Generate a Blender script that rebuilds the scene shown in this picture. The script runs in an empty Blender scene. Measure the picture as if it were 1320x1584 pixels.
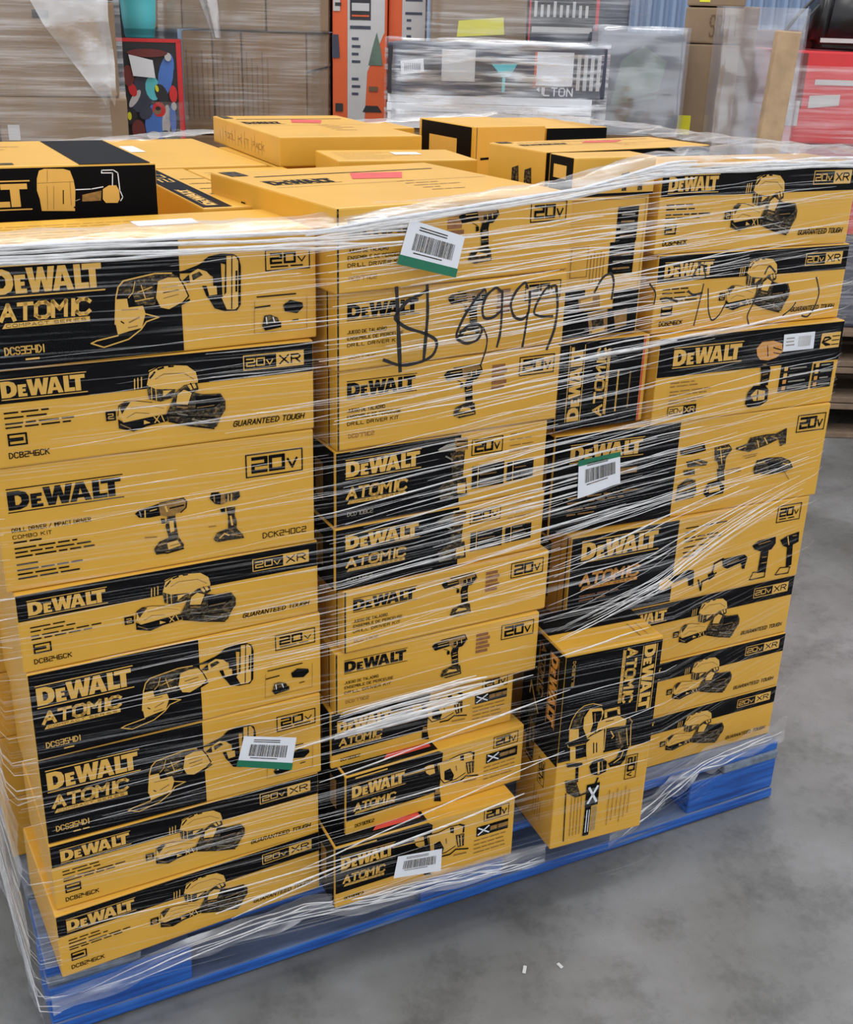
import bpy, bmesh, math, random
from mathutils import Vector, Matrix, noise
from mathutils.geometry import tessellate_polygon
random.seed(7)
SC = bpy.context.scene
COL = SC.collection
R = math.radians

# ---------------------------------------------------------------- camera
cd = bpy.data.cameras.new('camera')
cam = bpy.data.objects.new('camera', cd)
COL.objects.link(cam)
cd.sensor_fit = 'HORIZONTAL'
cd.sensor_width = 36.0
cd.lens = 36.0 * 1763.3 / 1320.0
cd.clip_start = 0.05
YAW, PITCH, ROLL = 0.47419, 0.405868, -0.029926
fw = Vector((math.sin(YAW)*math.cos(PITCH), math.cos(YAW)*math.cos(PITCH), -math.sin(PITCH)))
rt = Vector((math.cos(YAW), -math.sin(YAW), 0))
dn = fw.cross(rt)
r2 = rt*math.cos(ROLL) + dn*math.sin(ROLL)
d2 = dn*math.cos(ROLL) - rt*math.sin(ROLL)
m3 = Matrix((r2, -d2, -fw)).transposed()
cam.matrix_world = Matrix.Translation((-0.0849, -1.1856, 1.2353)) @ m3.to_4x4()
SC.camera = cam

# ---------------------------------------------------------------- light
w = bpy.data.worlds.new('hall_light')
SC.world = w
w.use_nodes = True
w.node_tree.nodes['Background'].inputs[0].default_value = (0.93, 0.96, 1.0, 1)
w.node_tree.nodes['Background'].inputs[1].default_value = 1.0
def lamp(name, loc, sx, sy, power, rot=(0, 0, 0), col=(1, 0.98, 0.95)):
    l = bpy.data.lights.new(name, 'AREA')
    l.shape = 'RECTANGLE'; l.size = sx; l.size_y = sy; l.energy = power; l.color = col
    o = bpy.data.objects.new(name, l); o.location = loc; o.rotation_euler = rot
    COL.objects.link(o)
lamp('ceiling_strip_light', (0.2, -0.6, 5.2), 4.0, 0.5, 55)
lamp('ceiling_strip_light', (0.6, 1.6, 5.2), 4.0, 0.5, 55)
lamp('ceiling_strip_light', (3.0, 4.2, 5.2), 4.0, 0.5, 55)
vs = SC.view_settings
SC.display_settings.display_device = 'sRGB'
vs.view_transform = 'Standard'
vs.look = 'None'
vs.gamma = 1.0
vs.use_curve_mapping = False
vs.exposure = 0.27

# ---------------------------------------------------------------- materials
def s2l(c):
    return tuple((v/12.92 if v <= 0.04045 else ((v+0.055)/1.055)**2.4) for v in [x/255 for x in c])
class NT:
    def __init__(s, name):
        s.m = bpy.data.materials.new(name); s.m.use_nodes = True
        s.t = s.m.node_tree; s.p = s.t.nodes['Principled BSDF']; s.out = s.t.nodes['Material Output']
    def n(s, typ, **kw):
        nd = s.t.nodes.new(typ)
        for k, v in kw.items():
            if k.startswith('i_'): nd.inputs[k[2:].replace('_', ' ')].default_value = v
            elif k == 'idx':
                for i, val in v.items(): nd.inputs[i].default_value = val
            else: setattr(nd, k, v)
        return nd
    def l(s, a, b): s.t.links.new(a, b)
    def ramp(s, src, stops):
        r = s.n('ShaderNodeValToRGB'); e = r.color_ramp.elements
        while len(e) < len(stops): e.new(0.5)
        for q, (p, c) in zip(e, stops):
            q.position = p; q.color = (*c, 1) if not isinstance(c, float) else (c, c, c, 1)
        s.l(src, r.inputs[0]); return r
    def vec(s, scale, rot=(0, 0, 0), kind='Object'):
        tc = s.n('ShaderNodeTexCoord'); mp = s.n('ShaderNodeMapping')
        mp.inputs['Scale'].default_value = scale; mp.inputs['Rotation'].default_value = rot
        s.l(tc.outputs[kind], mp.inputs[0]); return mp.outputs[0]
    def noise(s, scale, detail=4, vec=None, rough=0.55):
        q = s.n('ShaderNodeTexNoise'); q.inputs['Scale'].default_value = scale
        q.inputs['Detail'].default_value = detail; q.inputs['Roughness'].default_value = rough
        s.l(vec if vec else s.vec((1, 1, 1)), q.inputs['Vector']); return q.outputs['Fac']
    def bump(s, src, strength, dist=0.002):
        b = s.n('ShaderNodeBump'); b.inputs['Strength'].default_value = strength; b.inputs['Distance'].default_value = dist
        s.l(src, b.inputs['Height']); s.l(b.outputs[0], s.p.inputs['Normal'])
def plain(name, rgb, rough=0.5, var=0.12, scale=30, spec=0.5, bump=0.0):
    """a surface of one colour with a little mottling"""
    q = NT(name); c = s2l(rgb)
    f = q.noise(scale, 3)
    r = q.ramp(f, [(0.3, tuple(v*(1-var) for v in c)), (0.7, tuple(min(1, v*(1+var)) for v in c))])
    q.l(r.outputs[0], q.p.inputs['Base Color'])
    q.p.inputs['Roughness'].default_value = rough
    q.p.inputs['Specular IOR Level'].default_value = spec
    if bump: q.bump(f, bump)
    return q.m
M = {}
M['carton'] = plain('yellow_card', (214, 162, 56), 0.36, 0.05, 9, 0.5, 0.15)
M['Y'] = plain('print_yellow', (217, 169, 76), 0.42, 0.04, 40)
M['M'] = plain('print_mustard', (142, 104, 44), 0.45, 0.3, 160)
M['O'] = plain('print_orange', (206, 142, 58), 0.45, 0.06, 40)
M['K'] = plain('print_black', (9, 9, 11), 0.45, 0.1, 25, 0.06)
def halftone(name, a, b, c, scale):
    """printed photograph detail: mottled between three inks"""
    q = NT(name); f = q.noise(scale, 3, q.vec((1, 1, 1.6)), 0.7)
    r = q.ramp(f, [(0.36, s2l(a)), (0.52, s2l(b)), (0.66, s2l(c))]); q.l(r.outputs[0], q.p.inputs['Base Color'])
    q.p.inputs['Roughness'].default_value = 0.5; q.p.inputs['Specular IOR Level'].default_value = 0.15
    return q.m
M['D'] = halftone('print_charcoal', (14, 13, 13), (50, 43, 33), (128, 104, 60), 190)
M['G'] = plain('print_grey', (140, 134, 120), 0.5, 0.1, 40)
M['B'] = plain('print_brown', (138, 88, 50), 0.5, 0.25, 150)
M['W'] = plain('label_white', (224, 226, 232), 0.5, 0.03, 40)
M['R'] = plain('print_red', (206, 70, 60), 0.45, 0.1, 40)
M['E'] = plain('label_green', (20, 108, 78), 0.5, 0.1, 40)
M['ink'] = plain('marker_ink', (16, 13, 16), 0.5, 0.05, 40)

ART = {
 'saw': [
  ('K',0,[629,785,647,819,686,838,726,827,743,793,749,714,744,370,731,322,690,328,659,360,647,426,635,476,623,569,654,562,660,470,692,465,699,740,657,779]),
  ('Y',0,[704,813,731,810,741,762,735,356,724,335,698,342,683,448,699,491]),
  ('K',11,[721,805,714,346]),
  ('K',19,[734,671,731,499]),
  ('K',0,[524,694,568,714,612,751,641,790,685,774,686,463,658,463,658,641,633,685,610,629,579,605,561,625,589,687]),
  ('Y',0,[584,681,612,720,639,691,655,634,632,616,587,580]),
  ('D',0,[592,671,617,696,627,663,595,622]),
  ('Y',0,[637,566,668,558,669,483,644,477]),
  ('D',0,[375,645,411,659,414,561,398,535,366,543]),
  ('D',0,[418,620,475,644,479,499,475,439,417,454,411,532]),
  ('Y',9,[425,558,468,593]),
  ('Y',9,[417,485,471,501]),
  ('Y',8,[437,616,447,500]),
  ('D',0,[417,673,481,703,535,691,556,656,488,634,421,616]),
  ('Y',12,[352,305,360,529,369,617,385,665,428,685,481,708,530,700]),
  ('Y',7,[419,650,411,562,397,520]),
  ('Y',0,[488,641,518,665,550,658,566,601,579,579,581,505,562,448,517,390,491,412,479,499]),
  ('M',8,[500,583,545,590]),
  ('K',8,[502,537,548,551]),
  ('M',8,[503,490,547,513]),
  ('K',12,[553,652,566,588,579,490,557,431,512,380]),
  ('K',18,[447,401,517,374,580,456]),
  ('Y',0,[358,515,392,514,395,437,438,441,444,371,430,251,390,232,357,211,351,351]),
  ('K',12,[370,322,377,305]),
  ('M',14,[394,308,424,345]),
  ('M',11,[390,263,417,271]),
  ('M',9,[374,420,421,415]),
  ('Y',11,[441,372,483,329,445,301,427,237,388,163,313,114,277,159,294,177,357,204]),
  ('M',5,[789,398,785,100,964,97,966,394]),
  ('K',13,[798,428,927,428]),
  ('K',0,[884,334,908,376,950,341,953,299,931,247,889,275]),
  ('D',0,[820,253,841,256,864,225,873,165,813,166]),
  ('W',10,[826,235,828,169]),
  ('W',10,[849,229,855,170]),
  ('K',0,[810,171,876,180,876,131,821,114]),
  ('K',14,[791,333,839,339]),
  ('K',10,[916,186,934,189]),
 ],
 'charger': [
  ('Y',0,[458,764,465,849,496,882,537,886,579,871,609,799,617,706,612,645,548,623,481,649,454,703]),
  ('K',12,[454,703,465,832,496,879,537,886,584,866,611,789,617,697]),
  ('K',21,[467,769,482,825]),
  ('K',21,[493,853,509,865]),
  ('K',18,[527,870,540,869]),
  ('M',9,[483,754,510,798,572,785,602,711]),
  ('D',0,[454,703,481,649,543,625,536,538,494,509,459,550]),
  ('Y',9,[469,667,468,546]),
  ('Y',9,[482,645,482,530]),
  ('Y',0,[504,622,533,620,503,560]),
  ('Y',11,[420,774,418,672]),
  ('Y',11,[430,781,428,676]),
  ('Y',11,[441,787,439,682]),
  ('Y',0,[362,410,366,515,385,552,418,548,468,510,514,456,507,377,450,356,377,332]),
  ('K',7,[362,410,366,515,385,552,418,548,468,510]),
  ('M',7,[401,483,467,475,503,433]),
  ('M',9,[389,381,415,424,456,398]),
  ('D',0,[366,515,385,552,402,540,383,464,374,423]),
  ('K',0,[361,375,377,332,450,356,510,367,513,292,448,265,406,225,361,276]),
  ('Y',0,[439,333,459,297,438,288]),
  ('Y',11,[470,361,486,291]),
  ('Y',11,[487,364,472,292]),
  ('Y',11,[494,364,501,297]),
  ('M',11,[367,318,396,260]),
  ('K',0,[325,470,356,469,355,368,325,368]),
  ('Y',9,[332,440,347,439,347,416,333,413,333,390,348,389]),
  ('D',0,[600,568,631,537,685,526,700,437,699,345,684,276,669,171,653,144,583,207,516,291,510,367,525,470,542,590,570,660,612,672,616,598]),
  ('K',0,[605,529,682,509,689,442,656,362,602,366]),
  ('Y',0,[547,570,569,616,595,570,579,439,540,464]),
  ('K',9,[547,570,569,616,595,570,579,439,540,464,547,570]),
  ('M',15,[545,435,576,413]),
  ('K',16,[509,358,585,308,660,268]),
  ('K',15,[516,288,583,211,658,149]),
  ('G',9,[544,362,575,331]),
  ('G',9,[590,279,654,215]),
  ('M',9,[608,400,662,406]),
  ('Y',0,[580,656,604,666,609,619,590,599]),
  ('K',14,[591,670,598,614]),
 ],
 'combo': [
  ('K',0,[403,493,417,520,459,538,478,550,487,515,482,447,447,443,415,456]),
  ('Y',10,[435,508,434,453]),
  ('Y',7,[451,499,471,506]),
  ('G',10,[418,505,421,466]),
  ('M',0,[478,550,553,570,567,546,567,489,551,451,531,446,529,422,503,432,482,447]),
  ('K',10,[483,554,558,565,568,533,565,483,548,449]),
  ('K',13,[514,497,557,506]),
  ('Y',15,[500,516,504,476]),
  ('D',0,[503,432,529,428,531,331,536,226,505,226,496,346]),
  ('Y',0,[508,392,522,386,523,296,510,289]),
  ('K',0,[482,422,495,416,497,377,484,377]),
  ('D',0,[454,171,474,227,508,251,536,238,551,167,548,129,495,114,460,117]),
  ('Y',0,[497,204,531,215,541,164,500,144]),
  ('M',10,[469,191,493,206]),
  ('K',10,[456,151,495,114,549,132]),
  ('M',8,[506,174,535,181]),
  ('K',0,[643,529,649,577,673,574,681,552,677,464,659,477]),
  ('M',0,[680,553,697,552,698,475,679,460]),
  ('D',0,[692,548,741,557,744,508,730,481,695,482]),
  ('Y',8,[704,541,703,486]),
  ('Y',8,[715,541,714,488]),
  ('M',11,[657,555,658,497]),
  ('K',0,[675,426,692,432,691,387,679,392]),
  ('D',0,[695,431,726,428,723,354,729,299,728,234,699,240,701,350]),
  ('Y',16,[709,347,713,273]),
  ('D',0,[648,170,661,223,691,243,728,234,747,173,752,137,699,140,660,138]),
  ('Y',12,[670,173,686,206,700,186]),
  ('M',12,[710,189,740,163]),
  ('M',10,[429,281,465,272]),
  ('M',10,[636,286,658,284]),
 ],
 'drill': [
  ('K',0,[485,798,500,844,565,852,572,744,501,717]),
  ('Y',9,[516,778,566,786]),
  ('Y',9,[515,817,563,824]),
  ('M',0,[565,859,652,884,661,789,639,700,593,696,572,744]),
  ('K',16,[529,871,646,885,658,797]),
  ('K',0,[591,797,653,819,654,776,634,694,598,688,613,742,592,739]),
  ('Y',12,[608,800,610,750]),
  ('Y',12,[630,807,631,757]),
  ('K',0,[560,668,573,665,574,607,561,603]),
  ('K',9,[544,714,568,673]),
  ('K',0,[588,705,619,698,615,626,617,525,622,348,586,351,586,503,579,621]),
  ('Y',12,[588,561,611,570]),
  ('Y',12,[589,495,614,499]),
  ('Y',13,[587,416,618,422]),
  ('M',14,[592,603,607,611]),
  ('D',0,[531,257,542,356,583,395,629,383,637,226,560,205]),
  ('Y',0,[558,293,573,347,610,322,615,291]),
  ('Y',12,[544,238,629,251]),
  ('K',12,[538,284,558,337]),
 ],
 'driver': [
  ('K',0,[477,830,502,806,508,336,525,74,483,117,487,443]),
  ('M',0,[489,338,508,319,518,222,487,235]),
  ('Y',0,[423,779,445,792,475,781,483,620,452,615,433,668]),
  ('K',14,[429,722,479,709]),
  ('Y',17,[310,742,424,727]),
  ('Y',0,[494,780,555,774,622,815,673,802,705,755,704,653,659,626,656,455,606,398,538,394,515,486]),
  ('K',16,[494,780,555,774,622,815,673,806,705,755]),
  ('K',16,[656,455,606,398,538,390,515,486,503,737]),
  ('K',0,[535,604,569,624,593,480,583,385,538,447]),
  ('D',0,[656,646,707,632,708,423,673,420]),
  ('Y',14,[670,615,679,450]),
  ('Y',14,[689,606,694,436]),
  ('K',0,[622,797,645,794,646,689,626,708]),
  ('K',28,[678,806,702,772,701,664]),
  ('M',21,[602,627,606,554]),
  ('K',23,[584,346,629,340,662,396,732,347]),
  ('M',22,[653,300,722,286]),
 ],
 'driverbig': [
  ('O',0,[513,775,539,844,601,847,652,802,663,697,632,636,586,613,542,632,522,688]),
  ('K',14,[573,783,583,665]),
  ('K',14,[608,758,655,719]),
  ('K',9,[513,775,539,844,601,847,652,802]),
  ('K',10,[612,700,653,673]),
  ('K',0,[542,632,586,613,610,504,607,314,564,308,562,447]),
  ('M',14,[564,567,582,562]),
  ('M',14,[570,445,597,455]),
  ('M',14,[572,375,599,386]),
  ('K',0,[493,119,500,256,527,327,591,318,615,259,616,118,576,68,512,69]),
  ('Y',0,[518,216,546,278,596,247,599,141,539,140]),
  ('K',18,[555,258,558,153]),
  ('K',18,[528,196,590,205]),
  ('G',9,[506,106,574,99,611,137]),
 ],
 'kit4': [
  ('K',0,[437,710,469,726,526,742,534,666,489,646,442,649]),
  ('M',12,[451,682,517,709]),
  ('D',0,[466,574,512,585,548,541,542,507,474,512]),
  ('Y',9,[492,571,525,528]),
  ('D',0,[459,488,501,486,504,425,464,434]),
  ('D',0,[445,330,479,398,509,363,518,239,510,181,442,166]),
  ('Y',14,[453,266,509,303]),
  ('Y',14,[445,209,513,225]),
  ('M',12,[466,336,497,345]),
  ('D',0,[565,683,618,701,634,643,614,561,615,440,594,434,584,528,572,547]),
  ('Y',11,[577,657,622,662]),
  ('Y',9,[587,675,601,506]),
  ('Y',11,[587,571,608,578]),
  ('D',0,[585,452,611,457,621,316,594,312]),
  ('K',0,[545,211,557,313,598,333,624,254,622,178,559,160]),
  ('Y',0,[564,264,601,279,610,214,567,202]),
  ('O',14,[556,222,569,277]),
  ('M',11,[621,423,676,431]),
  ('M',11,[625,388,678,397]),
  ('D',0,[647,653,689,682,696,739,761,753,795,748,836,794,841,626,820,603,809,683,768,638,699,588,648,630]),
  ('Y',12,[726,698,735,627]),
  ('Y',12,[752,719,767,653]),
  ('M',15,[779,724,803,692]),
  ('Y',9,[658,641,685,653]),
  ('M',9,[679,550,733,560]),
  ('M',9,[689,524,729,539]),
  ('D',0,[726,396,738,482,776,498,832,484,869,431,886,347,854,313,786,310,751,339,735,331]),
  ('K',0,[778,451,829,447,840,350,789,355]),
  ('Y',9,[739,451,767,456]),
  ('Y',11,[842,411,869,385]),
  ('M',8,[854,313,876,226]),
  ('K',14,[730,363,738,482]),
 ],
 'kit5': [
  ('Y',0,[372,288,406,338,437,302,435,215,395,169,376,181]),
  ('K',0,[407,302,448,321,489,359,517,342,523,145,501,158,493,269,434,233]),
  ('K',20,[542,204,558,70,559,177,594,209,617,249]),
  ('K',0,[580,253,604,274,613,216,590,176]),
  ('K',20,[600,276,604,371,640,412]),
  ('K',0,[634,407,735,412,751,368,744,247,721,313,666,274,646,303]),
  ('M',11,[663,329,712,363]),
  ('K',0,[722,348,741,356,745,228,732,236]),
  ('K',0,[765,502,791,550,868,562,873,479,857,407,845,405,847,132,808,137,809,407,777,451]),
  ('M',13,[794,504,844,521]),
  ('M',13,[820,329,839,327]),
  ('M',13,[822,256,842,254]),
  ('K',13,[776,71,787,158,844,134,844,70,779,67]),
  ('K',0,[891,505,921,543,976,568,981,439,956,416,965,156,940,134,930,394,909,424]),
  ('Y',13,[925,532,936,427]),
  ('M',13,[949,528,965,528]),
  ('M',13,[941,279,958,279]),
  ('K',13,[894,65,912,146,960,131,955,55,898,63]),
 ],
 'band': [
  ('D',0,[106,630,137,681,211,717,302,722,255,703,221,667,210,619]),
  ('Y',4,[95,627,118,673,162,708,229,730,320,732,416,713]),
  ('Y',0,[97,626,195,618,207,555,104,561]),
  ('Y',0,[241,670,294,708,419,700,444,678,403,583,322,572,294,560,242,616]),
  ('K',0,[318,691,422,685,429,655,395,619,383,580,319,587,341,629]),
  ('M',5,[352,678,361,632]),
  ('Y',13,[471,650,464,680,599,681,616,635]),
  ('Y',0,[393,629,473,640,598,642,700,611,697,581,548,587,402,588]),
  ('K',4,[477,625,561,623]),
  ('D',7,[597,647,697,623,756,597]),
  ('Y',3,[730,617,768,593,755,579]),
  ('Y',4,[485,589,490,477]),
  ('Y',4,[757,574,776,465]),
  ('D',0,[593,572,690,566,732,521,684,455,614,484]),
  ('Y',5,[542,568,580,538,561,530]),
  ('M',6,[629,553,665,493]),
  ('Y',4,[711,564,744,474]),
  ('Y',0,[284,556,344,569,465,586,483,478,476,438,319,436,300,479]),
  ('K',6,[368,527,379,475]),
  ('K',6,[400,523,410,476]),
  ('K',0,[89,558,210,569,327,551,288,536,114,535]),
  ('Y',3,[91,548,104,534,278,534]),
  ('K',0,[181,533,291,525,297,469,193,471]),
  ('Y',0,[119,535,177,528,192,451,135,452]),
  ('K',0,[94,452,267,437,270,421,108,430]),
  ('K',14,[215,428,225,344]),
  ('D',0,[95,360,210,356,237,322,280,265,229,255,128,294]),
  ('K',10,[270,263,374,269,423,289,451,332]),
  ('K',5,[108,348,216,325]),
  ('K',0,[346,407,392,437,476,438,535,411,536,359,453,348,376,362]),
  ('Y',10,[444,416,456,360]),
  ('M',6,[480,417,497,363]),
  ('K',0,[548,399,629,415,682,466,757,462,730,398,692,377,574,377]),
  ('Y',5,[612,396,683,414,706,453]),
 ],
 'pump': [
  ('Y',0,[568,907,578,964,597,976,663,972,686,958,696,889,699,815,691,667,574,677,571,762,564,825]),
  ('M',4,[569,876,695,879]),
  ('K',8,[656,818,652,724]),
  ('M',4,[607,967,603,885]),
  ('M',4,[624,852,616,684]),
  ('M',4,[601,853,595,686]),
  ('M',4,[682,880,680,711]),
  ('Y',0,[798,819,821,844,848,843,857,805,857,740,848,714,805,717,795,745]),
  ('W',7,[798,936,799,955,841,955,857,933,860,804,869,755,860,729]),
  ('W',7,[798,936,838,934,834,844]),
  ('W',7,[701,821,756,822,799,835]),
  ('M',0,[722,782,793,809,787,735,720,734]),
  ('G',6,[697,741,711,751]),
  ('K',11,[690,694,711,698]),
  ('K',9,[810,700,831,704]),
 ],
}
MARKS = [
 (0.52,[456,964,458,942,461,894,463,864]),
 (0.44,[496,963,498,929,496,900,494,874]),
 (0.42,[498,956,484,951,471,947,460,936,453,928,470,915,494,907,510,898,512,890,507,879,493,873,464,871,440,882]),
 (0.37,[575,951,564,942,548,922,538,903,538,895,552,887,569,890,575,903,568,910,554,910,542,901]),
 (0.19,[575,905,582,892,581,878,574,859]),
 (0.37,[599,945,591,952,577,943,572,928,575,915,589,915,601,923]),
 (0.35,[600,947,601,909,600,893,596,878]),
 (0.37,[637,945,633,955,620,945,612,930,618,913,630,908,640,913,641,929,640,943]),
 (0.35,[639,917,637,895,634,874]),
 (0.33,[679,946,664,945,651,926,647,914,660,909,678,908]),
 (0.4,[679,946,684,921,682,892,671,866]),
 (0.35,[739,931,750,950,764,955,770,943,768,920]),
 (0.32,[849,913,862,914,881,907]),
 (0.32,[897,920,906,913,924,915]),
 (0.22,[924,927,920,900,915,871]),
 (0.25,[933,920,938,889,947,873,960,881,968,895]),
 (0.25,[1025,921,1025,896,1012,875,1019,862]),
 (0.29,[1036,930,1042,943,1057,931]),
 (0.25,[1084,868,1100,876,1107,885]),
 (0.29,[1141,918,1154,894,1147,872,1136,860,1123,864]),
 (0.22,[902,937,908,949,919,954,926,935]),
 (0.25,[840,907,842,922,829,935]),
]

# ---------------------------------------------------------------- mesh helpers
def link(name, me, mats, parent=None):
    for m in mats: me.materials.append(m)
    o = bpy.data.objects.new(name, me); COL.objects.link(o)
    if parent: o.parent = parent
    return o
def mesh(name, v, f, mats, parent=None, mi=None, smooth=False):
    me = bpy.data.meshes.new(name); me.from_pydata(v, [], f)
    if mi: me.polygons.foreach_set('material_index', mi)
    if smooth: me.polygons.foreach_set('use_smooth', [True]*len(f))
    me.update()
    return link(name, me, mats, parent)
def box(name, p0, p1, mat, parent=None, bev=0.0015, jit=0.0):
    """a bevelled box between two corners, in its parent's frame"""
    bm = bmesh.new(); bmesh.ops.create_cube(bm, size=1)
    for v in bm.verts:
        v.co = Vector([p0[i] + (v.co[i]+0.5)*(p1[i]-p0[i]) + random.uniform(-jit, jit) for i in range(3)])
    if bev: bmesh.ops.bevel(bm, geom=list(bm.edges), offset=bev, segments=2, profile=0.6, affect='EDGES')
    me = bpy.data.meshes.new(name); bm.to_mesh(me); bm.free()
    return link(name, me, [mat], parent)
def tag(o, label=None, cat=None, group=None, kind=None):
    if label: o['label'] = label
    if cat: o['category'] = cat
    if group: o['group'] = group
    if kind: o['kind'] = kind
    return o
def empty(name, loc, rz=0):
    o = bpy.data.objects.new(name, None); o.location = loc; o.rotation_euler = (0, 0, rz)
    o.empty_display_size = 0.05; COL.objects.link(o); return o

# ---------------------------------------------------------------- flat print: letters, badges, pictures
FONT = {'A': '002640 1232', 'B': '0006364534330333 3342413000', 'C': '4536160501103041', 'D': '0006264442200000', 'E': '46060040 0333',
 'F': '460600 0333', 'G': '45361605011030414323', 'H': '0006 4046 0343', 'I': '2026', 'J': '46411001', 'K': '0006 4603 1440', 'L': '060040', 'M': '0006234640',
 'N': '00064046', 'O': '100105163645413010', 'P': '00063645443303', 'Q': '100105163645413010 2240', 'R': '00063645443303 2340', 'S': '453616050413334241301001',
 'T': '0646 2620', 'U': '060110304146', 'V': '062046', 'W': '0610233046', 'X': '0046 0640', 'Y': '062346 2320', 'Z': '06460040',
 '0': '0006464000', '1': '2026', '2': '064643030040', '3': '06464000 0343', '4': '060343 4640', '5': '460603434000', '6': '460600404303', '7': '064640', '8': '0006464000 0343',
 '9': '430306464000', '-': '1333', '/': '0046', '|': '2026', '&': '4002153544022030 42', ' ': ''}
FONT = {k: [[(int(q[i]), int(q[i+1])) for i in range(0, len(q)-1, 2)] for q in v.split()] for k, v in FONT.items()}
LOGO = [([(0, 0), (0, 1), (.45, 1), (.72, .88), (.83, .65), (.83, .35), (.72, .12), (.45, 0)], [(.29, .25), (.29, .75), (.42, .75), (.53, .62), (.53, .38), (.42, .25)]),
 ([(.89, 0), (.89, .74), (1.34, .74), (1.34, .56), (1.13, .56), (1.13, .46), (1.29, .46), (1.29, .3), (1.13, .3), (1.13, .18), (1.36, .18), (1.36, 0)], None),
 ([(1.38, 1), (1.66, 1), (1.73, .42), (1.87, 1), (2.09, 1), (2.2, .42), (2.29, 1), (2.56, 1), (2.36, 0), (2.07, 0), (1.97, .5), (1.84, 0), (1.56, 0)], None),
 ([(2.42, 0), (2.7, 1), (3.02, 1), (3.3, 0), (3.03, 0), (2.98, .18), (2.73, .18), (2.68, 0)], [(2.78, .36), (2.93, .36), (2.86, .7)]),
 ([(3.35, 0), (3.35, 1), (3.63, 1), (3.63, .24), (3.94, .24), (3.94, 0)], None),
 ([(3.7, 1), (4.52, 1), (4.52, .76), (4.27, .76), (4.27, 0), (3.98, 0), (3.98, .76), (3.7, .76)], None)]
MK = ['K', 'Y', 'M', 'O', 'D', 'G', 'B', 'W', 'R', 'E', 'ink']
class Print:
    """flat print on one face of a carton; coordinates are fractions of the face"""
    def __init__(s, w, h): s.w, s.h, s.d, s.k, s.tf = w, h, {}, 0, None; s.stuff = ['small_print', 'brand_lettering', 'printed_panel']
    def emit(s, part, mat, pts, tris):
        v, f, mi = s.d.setdefault(part, ([], [], []))
        b = len(v); e = 0.0004 + 0.00002*s.k
        v += [(x, y, e) for x, y in pts]; f += [tuple(b+i for i in t) for t in tris]; mi += [MK.index(mat)]*len(tris)
    def raw(s, part, mat, pts, hole=None):
        if s.tf: pts = [s.tf(*p) for p in pts]; hole = [s.tf(*p) for p in hole] if hole else None
        L = [[Vector((x, y, 0)) for x, y in pts]] + ([[Vector((x, y, 0)) for x, y in hole]] if hole else [])
        s.emit(part, mat, list(pts) + (list(hole) if hole else []), tessellate_polygon(L))
        s.k += 1
    def rect(s, part, mat, u0, v0, u1, v1):
        s.raw(part, mat, [(u0*s.w, v0*s.h), (u1*s.w, v0*s.h), (u1*s.w, v1*s.h), (u0*s.w, v1*s.h)])
    def line(s, part, mat, pts, wd):
        if s.tf: pts = [s.tf(*p) for p in pts]
        for i, (a, b) in enumerate(zip(pts, pts[1:])):
            d = Vector(b) - Vector(a)
            if d.length < 1e-7: continue
            d.normalize(); n = Vector((-d.y, d.x))*wd/2; x = d*wd*0.42
            a2, b2 = Vector(a)-x, Vector(b)+x
            s.emit(part, mat, [tuple(a2-n), tuple(b2-n), tuple(b2+n), tuple(a2+n)], [(0, 1, 2), (0, 2, 3)])
        s.k += 1
    def frame(s, part, mat, u0, v0, u1, v1, wd):
        a, b, c, d = u0*s.w, v0*s.h, u1*s.w, v1*s.h
        s.line(part, mat, [(a, b), (c, b), (c, d), (a, d), (a, b)], wd)
    def text(s, part, mat, u0, v0, u1, v1, txt, t=0.16, slant=0.0, gap=1.7):
        """stroke letters filling the rectangle"""
        x0, y0, W, H = u0*s.w, v0*s.h, (u1-u0)*s.w, (v1-v0)*s.h
        adv = [(2.2 if c in 'I1|' else 4+gap) if c != ' ' else 3.0 for c in txt]
        sx = W/(sum(adv)-gap); sy = H/6; x = 0
        for c, a in zip(txt, adv):
            off = -1 if c in 'I1|' else 0
            for st in FONT[c]:
                s.line(part, mat, [(x0 + (x+off+px)*sx + slant*py*sy, y0 + py*sy) for px, py in st], H*t)
                s.k -= 1
            x += a
        s.k += 1
    def dashes(s, part, mat, u0, v, u1, hgt):
        """a line of print too small to read"""
        u = u0
        while u < u1 - 0.01:
            l = min(random.uniform(0.02, 0.06), u1-u)
            s.line(part, mat, [(u*s.w, v*s.h), ((u+l)*s.w, v*s.h)], hgt*s.h*.75); s.k -= 1
            u += l + 0.012
        s.k += 1
    def logo(s, mat, u0, v0, u1, v1):
        W, H = (u1-u0)*s.w, (v1-v0)*s.h
        k = H*0.78; q = W/4.6; y0 = v0*s.h + H*0.11
        for o, h in LOGO:
            s.raw('brand_lettering', mat, [(u0*s.w + x*q, y0 + y*k) for x, y in o], [(u0*s.w + x*q, y0 + y*k) for x, y in h] if h else None); s.k -= 1
        for y in (0.02, 0.98):
            s.line('brand_lettering', mat, [(u0*s.w, v0*s.h + y*H), (u0*s.w + W, v0*s.h + y*H)], H*0.045)
        s.k += 1
    def series(s, u0, v0, u1, v1, mat='Y'):
        """the wide lettering of the compact series with the bar below it"""
        d = v1-v0
        s.text('series_lettering', mat, u0, v0 + d*0.36, u1, v1, 'ATOMIC', 0.26, 0.1, 1.3)
        s.raw('series_lettering', mat, [(u0*s.w, v0*s.h), (u1*s.w, v0*s.h), (u1*s.w, (v0+d*0.22)*s.h), ((u0+.01)*s.w, (v0+d*0.22)*s.h)])
        s.text('series_lettering', 'K', u0+.012, v0 + d*0.05, u1-.012, v0 + d*0.17, 'COMPACT SERIES', 0.2)
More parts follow.
